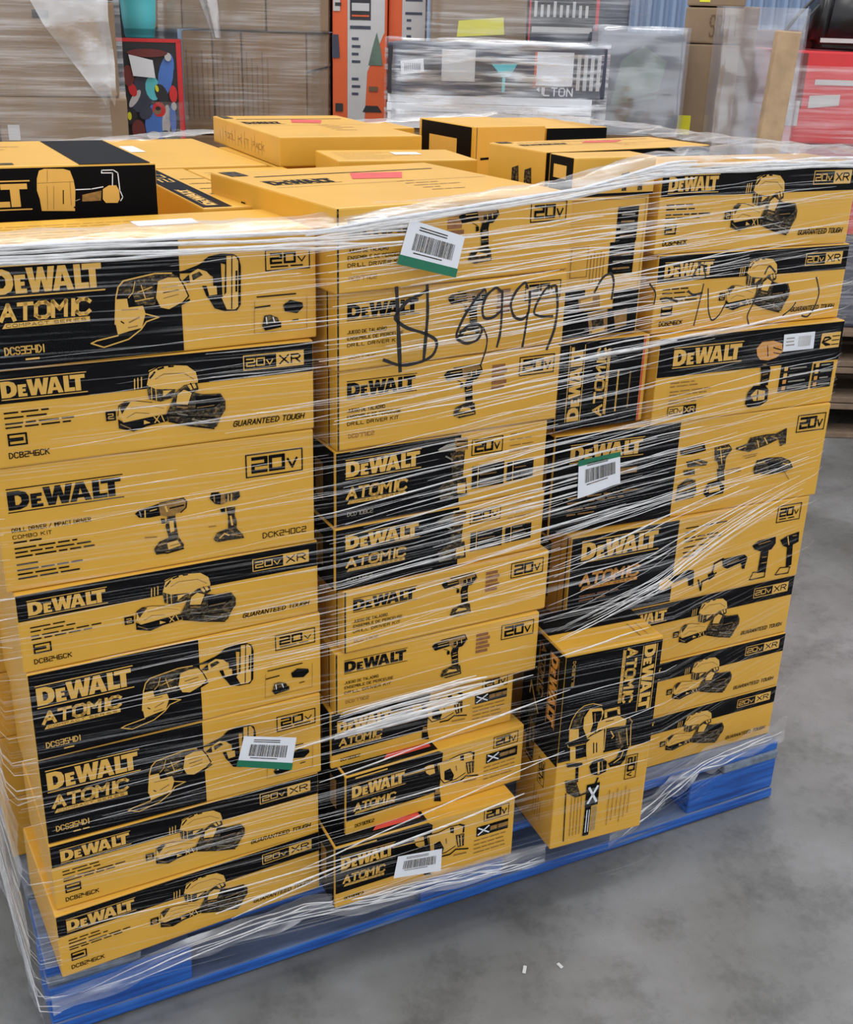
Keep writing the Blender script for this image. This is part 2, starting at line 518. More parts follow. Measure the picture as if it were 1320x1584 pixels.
    def badge(s, u0, v0, u1, v1, sub=True):
        W, H = u1-u0, v1-v0
        s.frame('voltage_badge', 'K', u0, v0, u1, v1, H*s.h*0.06)
        b = v0 + H*(0.36 if sub else 0.22)
        s.text('voltage_badge', 'K', u0+W*.12, b, u0+W*.66, v0+H*.8, '20', 0.26, 0, 1.4)
        s.text('voltage_badge', 'K', u0+W*.74, b, u0+W*.9, v0+H*.6, 'V', 0.25)
        if sub: s.dashes('voltage_badge', 'K', u0+W*.12, v0+H*.17, u0+W*.9, H*0.1)
    def badge_xr(s, u0, v0, u1, v1, ink='Y'):
        W, H = u1-u0, v1-v0; o = 'K' if ink == 'Y' else 'Y'
        m = u0 + W*0.54
        s.rect('voltage_badge', o, u0, v0, m, v1)
        s.frame('voltage_badge', ink, u0, v0, u1, v1, H*s.h*0.07)
        s.rect('voltage_badge', ink, m, v0, u1, v1)
        s.text('voltage_badge', ink, u0+W*.05, v0+H*.26, u0+W*.34, v0+H*.74, '20', 0.2, 0, 1.2)
        s.text('voltage_badge', ink, u0+W*.38, v0+H*.26, u0+W*.48, v0+H*.58, 'V', 0.25)
        s.text('voltage_badge', o, m+W*.06, v0+H*.22, u1-W*.06, v0+H*.78, 'XR', 0.2, 0, 1.4)
    def art(s, name, du=0.0, dv=0.0, su=1.0, sv=1.0):
        for m, wd, q in ART[name]:
            pts = [((q[i]*su/1000+du)*s.w, (q[i+1]*sv/1000+dv)*s.h) for i in range(0, len(q), 2)]
            if wd: s.line('tool_picture', m, pts, max(wd/1000*s.h*sv, 0.0005))
            else: s.raw('tool_picture', m, pts)
    def build(s, parent, face, size):
        w, dpt, h = size
        fn = {'front': lambda u, v, e: (u, -e, v), 'left': lambda u, v, e: (-e, dpt-u, v), 'top': lambda u, v, e: (u, v, h+e)}[face]
        for part, (v, f, mi) in s.d.items():
            used = sorted(set(mi)); mp = {k: i for i, k in enumerate(used)}
            ob = mesh(part, [fn(*q) for q in v], f, [M[MK[k]] for k in used], parent, [mp[k] for k in mi])
            if part in s.stuff: ob['kind'] = 'stuff'

def turned(pr, ccw, u0, v0, u1, v1):
    """print that runs up (ccw) or down the face: returns a Print-like frame for a turned rectangle"""
    w, h = pr.w, pr.h
    q = Print((v1-v0)*h, (u1-u0)*w); q.d = pr.d; q.k = pr.k
    if ccw: q.tf = lambda x, y: (u1*w - y, v0*h + x)
    else: q.tf = lambda x, y: (u0*w + y, v1*h - x)
    return q

# ---------------------------------------------------------------- cartons of the load
def carton(pose, depth, label, group=None):
    x, y, z, wd, h, yaw = pose
    o = box('tool_carton', (0, 0, 0), (wd, depth, h-0.0008), M['carton'], None, 0.0022)
    o.location = (x, y, z); o.rotation_euler = (0, 0, yaw)
    tag(o, label, 'carton', group)
    return o, (wd, depth, h-0.0008)

def p_saw(p):
    p.rect('printed_panel', 'K', 0.003, 0.01, 0.556, 0.99)
    p.logo('Y', .022, .60, .33, .86)
    p.series(.034, .35, .28, .54)
    p.text('small_print', 'Y', .034, .13, .14, .19, 'DCS354D1', .17)
    p.dashes('small_print', 'Y', .09, .08, .14, .02)
    p.badge(.83, .655, .977, .835)
    p.art('saw')
def p_charger(p, split=.66):
    p.rect('printed_panel', 'K', 0.003, split, 0.997, .985)
    p.logo('Y', .035, split+.035, .278, .905)
    p.badge_xr(.765, .745, .965, .9)
    for i, v in enumerate((.565, .515, .455, .415)): p.dashes('small_print', 'K', .037, v, (.16, .17, .25, .22)[i], .022)
    p.frame('small_print', 'K', .04, .235, .09, .345, p.h*.018); p.dashes('small_print', 'K', .047, .29, .085, .05)
    p.text('small_print', 'K', .036, .1, .15, .155, 'DCB246CK', .18)
    p.text('small_print', 'K', .723, .14, .962, .195, 'GUARANTEED TOUGH', .2, .25)
    p.art('charger')
def p_combo(p):
    p.stuff.append('tool_picture')
    p.logo('K', .035, .645, .374, .838)
    p.badge(.768, .66, .959, .85, False)
    p.text('small_print', 'K', .037, .49, .268, .52, 'DRILL DRIVER / IMPACT DRIVER', .17)
    p.text('small_print', 'K', .037, .435, .15, .462, 'COMBO KIT', .17)
    for v, u in ((.405, .12), (.355, .22), (.32, .26), (.285, .27), (.22, .12), (.175, .23), (.14, .2), (.105, .24)): p.dashes('small_print', 'K', .04, v, u, .018)
    p.text('small_print', 'K', .817, .105, .968, .15, 'DCK240C2', .16)
    p.art('combo')
def p_drill(p, stamp=1, mirror=0):
    p.line('printed_panel', 'D', [(.006*p.w, .02*p.h), (.006*p.w, .98*p.h)], .0022)  # dark left-edge line: panel border and gap shadow, drawn into the print
    p.line('printed_panel', 'M', [(.004*p.w, .008*p.h), (.99*p.w, .008*p.h)], .001)
    p.logo('K', .042, .645, .336, .87)
    p.badge(.805, .66, .97, .9, False)
    for v, u in ((.5, .2), (.42, .27), (.335, .26)): p.text('small_print', 'K', .043, v-.02, u, v+.02, ('DRILL DRIVER KIT', 'ENSEMBLE DE PERCEUSE', 'JUEGO DE TALADRO')[int(v*10) % 3], .18)
    p.text('small_print', 'B', .048, .155, .155, .2, 'DCD771C2', .17)
    if stamp:
        u = .675 if stamp == 1 else .44
        for i in range(5): p.rect('small_print', 'B', u, .52+i*.07, u+.06+.01*(i % 2), .57+i*.07)
    p.art('drill', 0.0 if stamp != 1 else -.03)
def p_compact(p):
    p.rect('printed_panel', 'K', 0.003, 0.01, 0.57, 0.985)
    p.logo('Y', .045, .625, .383, .885)
    p.series(.05, .295, .315, .5)
    p.text('small_print', 'G', .052, .13, .165, .185, 'DCD708C2', .17)
    p.badge(.625, .67, .775, .88, False)
    for v in (.88, .8, .72, .64): p.dashes('small_print', 'M', .815, v, .93, .02)
    for a, b, c, d in ((.63, .2, .79, .515), (.805, .22, .94, .49)):
        p.rect('printed_panel', 'K', a, b, c, d)
        p.line('printed_panel', 'Y', [((a+.03)*p.w, b*p.h), ((a+.03)*p.w, d*p.h)], .0012)
        for i in range(4): p.line('small_print', 'G' if i % 2 else 'M', [((a+.04)*p.w, (b+.05+i*.065)*p.h), ((c-.02-.01*i)*p.w, (b+.05+i*.065)*p.h)], .0014)
    q = [('G', 0, [(.46, .83), (.50, .88), (.555, .9), (.555, .78), (.47, .79)]), ('M', 0, [(.54, .95), (.60, .93), (.605, .77), (.545, .76)]), ('K', .0018, [(.55, .9), (.6, .88)]), ('K', .0018, [(.55, .83), (.6, .81)]),
         ('D', 0, [(.52, .76), (.59, .76), (.585, .4), (.535, .4)]), ('M', .0022, [(.545, .7), (.58, .7)]), ('M', .0022, [(.545, .6), (.578, .6)]), ('G', .0018, [(.5, .72), (.53, .66)]),
         ('D', 0, [(.47, .3), (.52, .4), (.6, .4), (.61, .12), (.48, .12)]), ('Y', 0, [(.56, .32), (.6, .3), (.6, .16), (.56, .18)]), ('G', .0016, [(.48, .24), (.55, .28)]), ('G', .0016, [(.48, .15), (.54, .15)])]
    for m, wd, pts in q:
        pts = [(x*p.w, y*p.h) for x, y in pts]
        p.line('tool_picture', m, pts, wd) if wd else p.raw('tool_picture', m, pts)
def p_driver(p):
    p.raw('printed_panel', 'K', [(x*p.w, y*p.h) for x, y in [(.003, .24), (.512, .27), (.525, .93), (.5, .985), (.003, .985)]])
    p.rect('small_print', 'Y', .05, .93, .22, .955)
    p.logo('Y', .032, .59, .318, .835)
    p.series(.045, .33, .262, .5)
    p.text('small_print', 'K', .05, .1, .15, .15, 'DCF809C2', .18)
    p.badge(.82, .735, .963, .93, False)
    p.rect('printed_panel', 'K', .779, .5, .965, .665)
    p.text('small_print', 'W', .79, .53, .85, .64, 'X', .2); p.dashes('small_print', 'M', .87, .585, .955, .09)
    for v in (.44, .37, .3, .23): p.dashes('small_print', 'M', .77, v, .95, .025)
    p.art('driver')
def p_drillxr(p):
    p.stuff.append('voltage_badge')
    p.raw('printed_panel', 'K', [(x*p.w, y*p.h) for x, y in [(.003, .55), (.67, .535), (.67, .2), (.845, .2), (.85, .53), (.997, .525), (.997, .985), (.003, .985)]])
    p.rect('printed_panel', 'K', .858, .2, .975, .505)
    p.logo('Y', .078, .64, .44, .875)
    for a, c in ((.69, .83), (.87, .965)):
        for i in range(4):
            v = .245+i*.078
            p.rect('small_print', 'O' if i < 2 else 'Y', a, v-.02, a+.02, v+.028); p.line('small_print', 'G', [((a+.035)*p.w, v*p.h), ((c-.015*(i % 2))*p.w, v*p.h)], .0022)
    p.rect('voltage_badge', 'Y', .875, .68, .985, .865)
    p.text('voltage_badge', 'K', .885, .72, .93, .83, '&', .2); [p.line('voltage_badge', 'K', [(.94*p.w, v*p.h), (.98*p.w, v*p.h)], .0016) for v in (.72, .77, .82)]
    for v, u in ((.47, .2), (.43, .22), (.37, .29), (.33, .27), (.27, .26), (.235, .22)): p.dashes('small_print', 'M', .08, v, u, .018)
    p.badge_xr(.08, .09, .225, .195, 'K')
    p.art('driverbig')
    b = [(.656, .9), (.831, .9), (.836, .697), (.663, .697)]
    p.raw('barcode_sticker', 'W', [(x*p.w, y*p.h) for x, y in b])
    for i in range(12): p.line('barcode_sticker', 'G', [((.745+i*.006)*p.w, .74*p.h), ((.743+i*.006)*p.w, .86*p.h)], .0008)
    for v in (.85, .81, .77): p.dashes('barcode_sticker', 'G', .675, v, .72, .018)
def p_kit4(p):
    p.rect('printed_panel', 'K', 0.003, 0.01, 0.43, 0.99)
    p.logo('Y', .055, .71, .305, .895)
    p.rect('series_lettering', 'M', .22, .54, .29, .6)
    for v, u in ((.36, .3), (.31, .25), (.24, .16), (.19, .15)): p.dashes('small_print', 'M', .06, v, u, .02)
    p.badge(.876, .73, .985, .905, False)
    p.art('kit4')
def p_kit5(p):
    p.rect('printed_panel', 'K', 0.003, 0.01, 0.428, 0.985)
    p.logo('Y', .042, .69, .35, .94)
    p.series(.048, .37, .276, .545, 'O')
    for v, u in ((.3, .2), (.25, .17)): p.dashes('small_print', 'B', .05, v, u, .02)
    p.badge(.86, .735, .965, .93)
    for v, u in ((.87, .64), (.82, .52), (.75, .6), (.71, .63), (.64, .56), (.58, .57), (.53, .52)): p.dashes('small_print', 'K', .46, v, u, .018)
    p.art('kit5')
def p_upright(p):
    p.frame('printed_panel', 'M', .02, .02, .96, .98, .001)
    for a, b, c, d in ((.62, .68, .88, .925), (.56, .45, .87, .68)):
        p.rect('printed_panel', 'K', a, b, c, d)
        for i in range(4): p.line('small_print', 'G' if i % 2 else 'M', [((a+.06)*p.w, (b+.04+i*.05)*p.h), ((c-.05)*p.w, (b+.04+i*.05)*p.h)], .0025)
    p.frame('small_print', 'M', .1, .45, .3, .66, .001)
    for i in range(5): p.line('small_print', 'M', [((.34+i*.04)*p.w, .4*p.h), ((.34+i*.04)*p.w, (.6+.02*(i % 2))*p.h)], .0012)
    p.rect('printed_panel', 'K', .01, .01, .98, .2); p.rect('printed_panel', 'K', .01, .2, .3, .36); p.rect('printed_panel', 'K', .66, .2, .98, .33)
    for m, pts in (('M', [(.22, .3), (.48, .33), (.5, .22), (.25, .2)]), ('M', [(.35, .18), (.6, .2), (.62, .03), (.4, .02)]), ('M', [(.68, .17), (.85, .19), (.86, .06), (.72, .04)]), ('D', [(.4, .15), (.55, .16), (.57, .08), (.43, .06)]), ('Y', [(.25, .28), (.4, .3), (.4, .26), (.26, .25)]), ('Y', [(.42, .05), (.58, .07), (.58, .04), (.43, .03)])):
        p.raw('tool_picture', m, [(x*p.w, y*p.h) for x, y in pts])
def p_vertical(p):
    p.rect('printed_panel', 'K', .003, .005, .93, .99)
    q = turned(p, True, .105, .1, .275, .955); q.logo('Y', 0, 0, 1, 1)
    q = turned(p, True, .42, .13, .56, .885); q.series(0, 0, 1, 1)
    q = turned(p, True, .64, .16, .7, .62); q.dashes('small_print', 'Y', 0, .5, 1, .4)
    q = turned(p, True, .79, .18, .83, .6); q.dashes('small_print', 'M', 0, .5, 1, .5)
    p.rect('printed_panel', 'R', .935, .01, .955, .99)
def p_bandsaw(p):
    p.rect('printed_panel', 'K', .003, .463, .997, .985)
    q = turned(p, False, .795, .64, .95, .968); q.logo('Y', 0, 0, 1, 1)
    q = turned(p, False, .585, .705, .73, .968); q.series(0, 0, 1, 1)
    q = turned(p, False, .075, .84, .1, .96); q.text('small_print', 'Y', 0, 0, 1, 1, 'DCS377B', .17)
    p.art('band')
    q = turned(p, False, .75, .29, .87, .415); q.badge(0, 0, 1, 1, False)
    p.line('small_print', 'K', [(.14*p.w, .03*p.h), (.12*p.w, .29*p.h)], .0018)
    for i in range(4): p.line('small_print', 'M', [((.2+i*.035)*p.w, .05*p.h), ((.19+i*.035)*p.w, .26*p.h)], .0012)
    p.rect('printed_panel', 'K', .34, .19, .48, .31); p.text('small_print', 'W', .37, .21, .46, .29, 'X', .14)
    p.rect('printed_panel', 'K', .345, .03, .41, .19); p.line('small_print', 'W', [(.37*p.w, .05*p.h), (.37*p.w, .17*p.h)], .0015); p.line('small_print', 'W', [(.395*p.w, .05*p.h), (.395*p.w, .17*p.h)], .0012)
    for i in range(3): p.line('small_print', 'G', [((.43+i*.02)*p.w, .05*p.h), ((.43+i*.02)*p.w, .18*p.h)], .0012)
    for i in range(6): p.line('small_print', 'M', [((.6+i*.045)*p.w, (.06+.02*(i % 3))*p.h), ((.6+i*.045)*p.w, (.25-.02*(i % 2))*p.h)], .0011)
def p_bandsaw_side(p):
    p.rect('printed_panel', 'K', .003, .44, .997, .985)
    q = turned(p, False, .64, .6, .86, .95); q.logo('O', 0, 0, 1, 1)
    q = turned(p, False, .36, .7, .52, .95); q.series(0, 0, 1, 1, 'M')
    for m, wd, pts in (('D', 0, [(.2, .36), (.4, .34), (.42, .6), (.3, .66), (.2, .6)]), ('Y', .003, [(.2, .66), (.22, .72), (.32, .66), (.44, .6)]), ('M', 0, [(.26, .55), (.38, .52), (.4, .4), (.28, .38)]), ('K', .004, [(.2, .34), (.4, .33)]), ('D', 0, [(.3, .5), (.36, .48), (.36, .42), (.3, .43)])):
        pts = [(x*p.w, y*p.h) for x, y in pts]
        p.line('tool_picture', m, pts, wd) if wd else p.raw('tool_picture', m, pts)
    q = turned(p, False, .56, .27, .72, .4); q.badge(0, 0, 1, 1, False)
    for i in range(4): p.line('small_print', 'B', [((.5+i*.06)*p.w, .08*p.h), ((.5+i*.06)*p.w, (.24-.02*i)*p.h)], .0012)

def top_print(o, size, kind):
    w, d, h = size; p = Print(w, d)
    if kind == 'drill':
        p.logo('K', .06, .56, .34, .68); p.dashes('small_print', 'D', .1, .8, .9, .02)
        p.raw('printed_panel', 'R', [(.42*w, .62*d), (.62*w, .58*d), (.72*w, .74*d), (.5*w, .78*d)])
        for i in range(5): p.dashes('small_print', 'M', .55, .5-.06*i, .55+.07*(i % 3+1), .012)
        p.line('printed_panel', 'M', [(.04*w, .5*d), (.96*w, .5*d)], .0015)
        p.rect('printed_panel', 'D', .02, .84, .09, .97)
    elif kind == 'band':
        p.rect('printed_panel', 'K', .02, .01, .46, .99)
        q = turned(p, True, .1, .05, .3, .42); q.logo('Y', 0, 0, 1, 1)
        q = turned(p, True, .16, .62, .36, .95); q.text('brand_lettering', 'Y', 0, 0, 1, 1, '20V', .16)
        for i in range(4): p.dashes('small_print', 'M', .55, .3+.13*i, .95, .012)
    elif kind == 'lines':
        for i in range(7): p.dashes('small_print', 'M', .08, .15+.1*i, .35+.08*(i % 4), .014)
        p.rect('printed_panel', 'W', .5, .5, .7, .72)
    elif kind == 'driver':
        p.rect('printed_panel', 'K', .01, .01, .5, .95); p.raw('printed_panel', 'R', [(.22*w, .05*d), (.48*w, .05*d), (.5*w, .3*d), (.44*w, .3*d)])
        for i in range(3): p.line('small_print', 'B', [(.58*w, (.12+.1*i)*d), (.92*w, (.12+.1*i)*d)], .002)
    elif kind == 'pump':
        p.rect('printed_panel', 'K', .72, .0, .98, .99)
        for i in range(6): p.dashes('small_print', 'M', .1, .15+.12*i, .3+.06*i, .014)
        p.rect('printed_panel', 'D', .3, .04, .5, .1)
    p.build(o, 'top', size)

def left_print(o, size, kind):
    w, d, h = size; p = Print(d, h)
    if kind == 'lines':
        for i in range(3): p.text('small_print', 'M', .2+.22*i, .35, .36+.22*i, .55, ('TOOL', 'KIT', 'PACK')[i], .12)
        for i in range(14): p.line('small_print', 'M', [((.12+i*.05)*d, .2*h), ((.12+i*.05)*d, (.55+.12*(i % 3))*h)], .0012)
    elif kind == 'drill':
        p.rect('printed_panel', 'K', .14, .1, .22, .72); p.line('small_print', 'G', [(.18*d, .15*h), (.18*d, .6*h)], .003)
        for v in (.15, .38, .6): p.rect('small_print', 'K', .28, v, .315, v+.14)
        for i in range(3): p.line('small_print', 'M', [((.05+i*.03)*d, .2*h), ((.05+i*.03)*d, .65*h)], .0015)
        p.raw('tool_picture', 'M', [(x*d, y*h) for x, y in [(.52, .12), (.6, .12), (.58, .5), (.55, .56), (.53, .4)]])
    elif kind == 'seam':
        p.line('printed_panel', 'K', [(.93*d, .03*h), (.93*d, .97*h)], .003); p.line('printed_panel', 'B', [(.8*d, .1*h), (.8*d, .9*h)], .0015)
        p.rect('printed_panel', 'D', .1, .15, .6, .8)
    elif kind == 'dark':
        p.rect('printed_panel', 'K', .01, .01, .985, .985); p.rect('small_print', 'M', .8, .25, .88, .75)
    elif kind == 'black':
        p.rect('printed_panel', 'K', .05, .02, .95, .98)
        p.rect('small_print', 'Y', .2, .4, .7, .75)
    elif kind == 'drills':
        for u in (.5, .72):
            p.raw('tool_picture', 'D', [((u+x)*d, y*h) for x, y in [(-.06, .7), (.05, .75), (.07, .5), (.02, .45), (.03, .2), (-.03, .2), (-.02, .45), (-.06, .5)]])
    p.build(o, 'left', size)

def make(pose, depth, label, fn, *a, top=None, left=None, group=None):
    o, size = carton(pose, depth, label, group)
    if fn:
        p = Print(size[0], size[2]); fn(p, *a); p.build(o, 'front', size)
    if top: top_print(o, size, top)
    if left: left_print(o, size, left)
    return o, size

# ---------------------------------------------------------------- setting
q = NT('polished_concrete')
f1 = q.noise(0.9, 8, rough=0.62); f2 = q.noise(7.0, 6, rough=0.7)
r1 = q.ramp(f1, [(0.3, s2l((84, 83, 79))), (0.52, s2l((122, 122, 121))), (0.75, s2l((168, 169, 174)))])
f3 = q.noise(60.0, 5, rough=0.75)
ad = q.n('ShaderNodeMath', operation='MULTIPLY_ADD'); q.l(f3, ad.inputs[0]); ad.inputs[1].default_value = 0.35; q.l(f2, ad.inputs[2])
r2_ = q.ramp(ad.outputs[0], [(0.5, 0.48), (0.68, 0.9), (0.9, 1.0)])
mx = q.n('ShaderNodeMixRGB', blend_type='MULTIPLY'); mx.inputs[0].default_value = 0.75
q.l(r1.outputs[0], mx.inputs[1]); q.l(r2_.outputs[0], mx.inputs[2])
q.l(mx.outputs[0], q.p.inputs['Base Color'])
rr = q.ramp(f2, [(0.3, 0.4), (0.7, 0.24)]); q.l(rr.outputs[0], q.p.inputs['Roughness'])
q.bump(f2, 0.12, 0.003)
M['concrete'] = q.m
fl = mesh('floor', [(-8, -5, 0), (14, -5, 0), (14, 14, 0), (-8, 14, 0)], [(0, 1, 2, 3)], [M['concrete']]); tag(fl, kind='structure')

M['scrap'] = plain('paper_scrap', (206, 206, 204), 0.7, 0.05, 30)
for (x, y, a, L), lb in (((.62, -.16, .9, .014), 'small white scrap on the concrete floor before the pallet, left of two'), ((.67, -.175, 1.7, .01), 'small white scrap on the concrete floor before the pallet, right of two')):
    o = box('paper_scrap', (-L/2, -.0025, 0), (L/2, .0025, .002), M['scrap'], None, .0008); o.location = (x, y, .0005); o.rotation_euler = (0, 0, a); tag(o, lb, 'scrap')
# frame of the rows behind: s runs along the row, d away from the aisle
AX = Vector((0.88966, -0.45662, 0)); AD = Vector((0.45662, 0.88966, 0)); AO = Vector((-0.0849, -1.1856, 0)); AYAW = -0.47419
def row(s, d, z=0.0): return AO + AX*s + AD*d + Vector((0, 0, z))
M['steel'] = plain('painted_steel', (128, 146, 174), 0.5, 0.05, 3)
v = []; f = []
N = 1200
for i in range(N+1):
    s = -9 + 22.5*i/N
    dd = 0.03*(1 if (i % 4) in (1, 2) else 0)
    v += [tuple(row(s, 7.6+dd, 0)), tuple(row(s, 7.6+dd, 4.5))]
f = [(2*i, 2*i+2, 2*i+3, 2*i+1) for i in range(N)]
tag(mesh('wall_back', v, f, [M['steel']]), kind='structure')

# ---------------------------------------------------------------- the blue pallet
q = NT('blue_painted_wood')
a = q.noise(14, 6, q.vec((0.25, 1, 3))); b = q.noise(45, 5, q.vec((0.15, 1, 3)))
rb = q.ramp(b, [(0.32, s2l((18, 58, 128))), (0.55, s2l((32, 92, 178))), (0.74, s2l((70, 118, 186)))])
ra = q.ramp(a, [(0.62, 0.0), (0.74, 1.0)])
mx = q.n('ShaderNodeMixRGB'); q.l(ra.outputs[0], mx.inputs[0]); q.l(rb.outputs[0], mx.inputs[1]); mx.inputs[2].default_value = (*s2l((112, 122, 138)), 1)
ge = q.n('ShaderNodeNewGeometry'); sx = q.n('ShaderNodeSeparateXYZ'); q.l(ge.outputs['True Normal'], sx.inputs[0])
up = q.ramp(sx.outputs[2], [(0.6, 0.0), (0.9, 0.75)])
wn = q.ramp(b, [(0.3, s2l((92, 98, 108))), (0.6, s2l((122, 130, 142))), (0.8, s2l((70, 110, 168)))])
m2 = q.n('ShaderNodeMixRGB'); q.l(up.outputs[0], m2.inputs[0]); q.l(mx.outputs[0], m2.inputs[1]); q.l(wn.outputs[0], m2.inputs[2])
q.l(m2.outputs[0], q.p.inputs['Base Color']); q.p.inputs['Roughness'].default_value = 0.6; q.bump(b, 0.4, 0.002)
M['blue'] = q.m
M['worn'] = plain('worn_grey_blue_wood', (112, 122, 136), 0.8, 0.3, 60, bump=0.3)
M['wood'] = plain('bare_pine', (176, 148, 116), 0.7, 0.2, 18, bump=0.2)
pal = empty('wooden_pallet', (0, 0, 0)); tag(pal, 'blue painted wooden block pallet under the wrapped load of yellow cartons', 'pallet')
W_, D_ = 1.22, 1.02
def plank(name, p0, p1, mat, par=pal): return box(name, p0, p1, mat, par, 0.003, 0.0015)
for y0, y1 in ((0.0, 0.1), (0.46, 0.56), (D_-0.1, D_)): plank('base_board', (0, y0, 0.0015), (W_, y1, 0.021), M['blue'])
for x0, x1 in ((0.0, 0.187), (0.535, 0.675), (1.035, W_)):
    for y0, y1 in ((0.003, 0.1), (0.46, 0.56), (D_-0.1, D_-0.003)): plank('block', (x0, y0, 0.022), (x1, y1, 0.084), M['blue'])
for x0, x1 in ((0.0, 0.12), (0.55, 0.67), (1.1, W_)): plank('cross_board', (x0, 0.0, 0.085), (x1, D_, 0.099), M['worn'])
for i in range(7):
    y0 = 0.004 + i*0.1435; plank('deck_board', (0, y0, 0.1), (W_, y0+(0.135 if i in (0, 6) else 0.11), 0.1165), M['blue'] if i in (0, 6) else M['worn'])

# ---------------------------------------------------------------- the load
Z = 0.0
# front left stack
make((.017, -.023, .118, .354, .099, .050), .19, 'black-banded charger kit carton at the bottom of the left front stack', p_charger)
make((.021, -.013, .217, .348, .099, .013), .19, 'charger kit carton second from the bottom of the left front stack', p_charger)
make((.021, -.010, .316, .352, .122, .001), .24, 'half black oscillating tool carton with a white and green barcode sticker, left front stack', p_saw)
make((.021, -.013, .438, .354, .116, .017), .24, 'half black oscillating tool carton in the middle of the left front stack, no sticker', p_saw)
make((.019, -.010, .554, .354, .099, .013), .19, 'black-banded charger kit carton right below the plain yellow two-drill carton', p_charger)
make((.013, -.003, .653, .356, .144, -.009), .24, 'tall plain yellow carton showing a drill and an impact driver, left front stack', p_combo)
make((.020, -.006, .797, .350, .106, -.001), .19, 'black-banded charger kit carton right above the plain yellow two-drill carton', p_charger)
make((.028, -.014, .903, .350, .122, .045), .15, 'half black oscillating tool carton on top of the left front stack', p_saw, top='lines')
# front middle stack
make((.374, -.053, .118, .277, .103, -.016), .26, 'half black driver carton with a barcode sticker, bottom of the middle stack', p_driver, top='driver', left='dark')
make((.397, -.036, .221, .281, .096, .035), .25, 'half black driver carton second from the bottom of the middle front stack', p_driver, top='driver', left='dark')
make((.386, -.012, .317, .278, .088, .005), .25, 'half black driver carton third from the bottom of the middle stack', p_driver, left='dark')
make((.390, -.018, .405, .300, .091, -.025), .30, 'plain yellow drill carton with glossy crumpled wrap across it, middle front stack', p_drill, 1, left='seam')
make((.400, -.023, .496, .302, .089, .012), .30, 'plain yellow drill carton right under the two half black compact drill cartons', p_drill, 1, left='seam')
make((.390, -.020, .585, .305, .085, .038), .30, 'lower of the two half black compact drill cartons in the middle front stack', p_compact, left='dark')
make((.392, -.017, .670, .300, .098, .032), .30, 'upper of the two half black compact drill cartons in the middle front stack', p_compact, left='dark')
make((.394, -.017, .768, .309, .098, .027), .31, 'plain yellow drill carton right above the half black compact drill cartons', p_drill, 1, left='seam')
make((.392, -.022, .866, .318, .091, .066), .32, 'plain yellow drill carton with the handwritten marker price across it', p_drill, 1, left='seam')
make((.388, -.032, .957, .330, .094, .122), .33, 'plain yellow drill carton with a tilted sticker, top of the middle stack', p_drill, 2, top='drill', left='drill')
# front right stack
make((.868, .034, .118, .350, .098, -.02), .13, 'charger kit carton at the bottom of the right front stack', p_charger)
make((.868, .034, .216, .350, .102, -.02), .13, 'charger kit carton second from the bottom of the right front stack', p_charger)
make((.868, .036, .318, .350, .107, -.02), .13, 'charger kit carton under the wide five-tool carton in the right front stack', p_charger)
make((.777, .037, .425, .440, .141, -.026), .13, 'wide half black carton showing saw and drill pictures in a row, right front stack', p_kit5, left='seam')
make((.746, .053, .566, .481, .152, -.060), .13, 'widest half black four-tool carton with a barcode sticker, right front stack', p_kit4, left='dark')
make((.896, .038, .718, .333, .128, -.031), .12, 'black-banded yellow drill carton with a white label, third from the top at right', p_drillxr)
make((.893, .056, .846, .335, .110, -.040), .11, 'charger kit carton second from the top at right, with marker scribbles across it', p_charger)
make((.885, .057, .956, .337, .115, -.034), .11, 'charger kit carton on top of the right front stack', p_charger, top='lines')
make((.745, .055, .723, .145, .126, -.017), .12, 'small black carton with lettering running upward, between middle and right stacks', p_vertical, left='dark')
make((.738, .055, .851, .133, .185, .045), .11, 'tall narrow yellow carton standing on end between the middle and right stacks', p_upright)
def p_small(p):
    for u in (.62, .82): p.raw('tool_picture', 'D', [((u+x)*p.w, y*p.h) for x, y in [(-.05, .55), (.05, .6), (.06, .42), (.02, .38), (.03, .1), (-.03, .1), (-.02, .38)]])
    p.line('small_print', 'K', [(.02*p.w, .02*p.h), (.98*p.w, .02*p.h)], .003)
make((.748, .058, 1.037, .126, .048, .0), .06, 'low yellow carton with a black end, left of the top right carton', p_small, left='black')
# the carton standing in front
o, sz = make((.707, -.073, .118, .156, .332, -.067), .115, 'carton standing on end at the front, black above and yellow below', p_bandsaw)
p = Print(sz[1], sz[2]); p_bandsaw_side(p); p.build(o, 'left', sz); p = Print(sz[0], sz[1]); p.rect('printed_panel', 'K', .01, .47, .99, .99); p.line('small_print', 'M', [(.8*sz[0], .1*sz[1]), (.8*sz[0], .4*sz[1])], .002); p.line('small_print', 'M', [(.88*sz[0], .1*sz[1]), (.88*sz[0], .4*sz[1])], .001); p.build(o, 'top', sz)
# cartons seen on top of the load
def p_lines(p):
    for i in range(4): p.dashes('small_print', 'B', .1+.2*i, .7, .24+.2*i, .05)

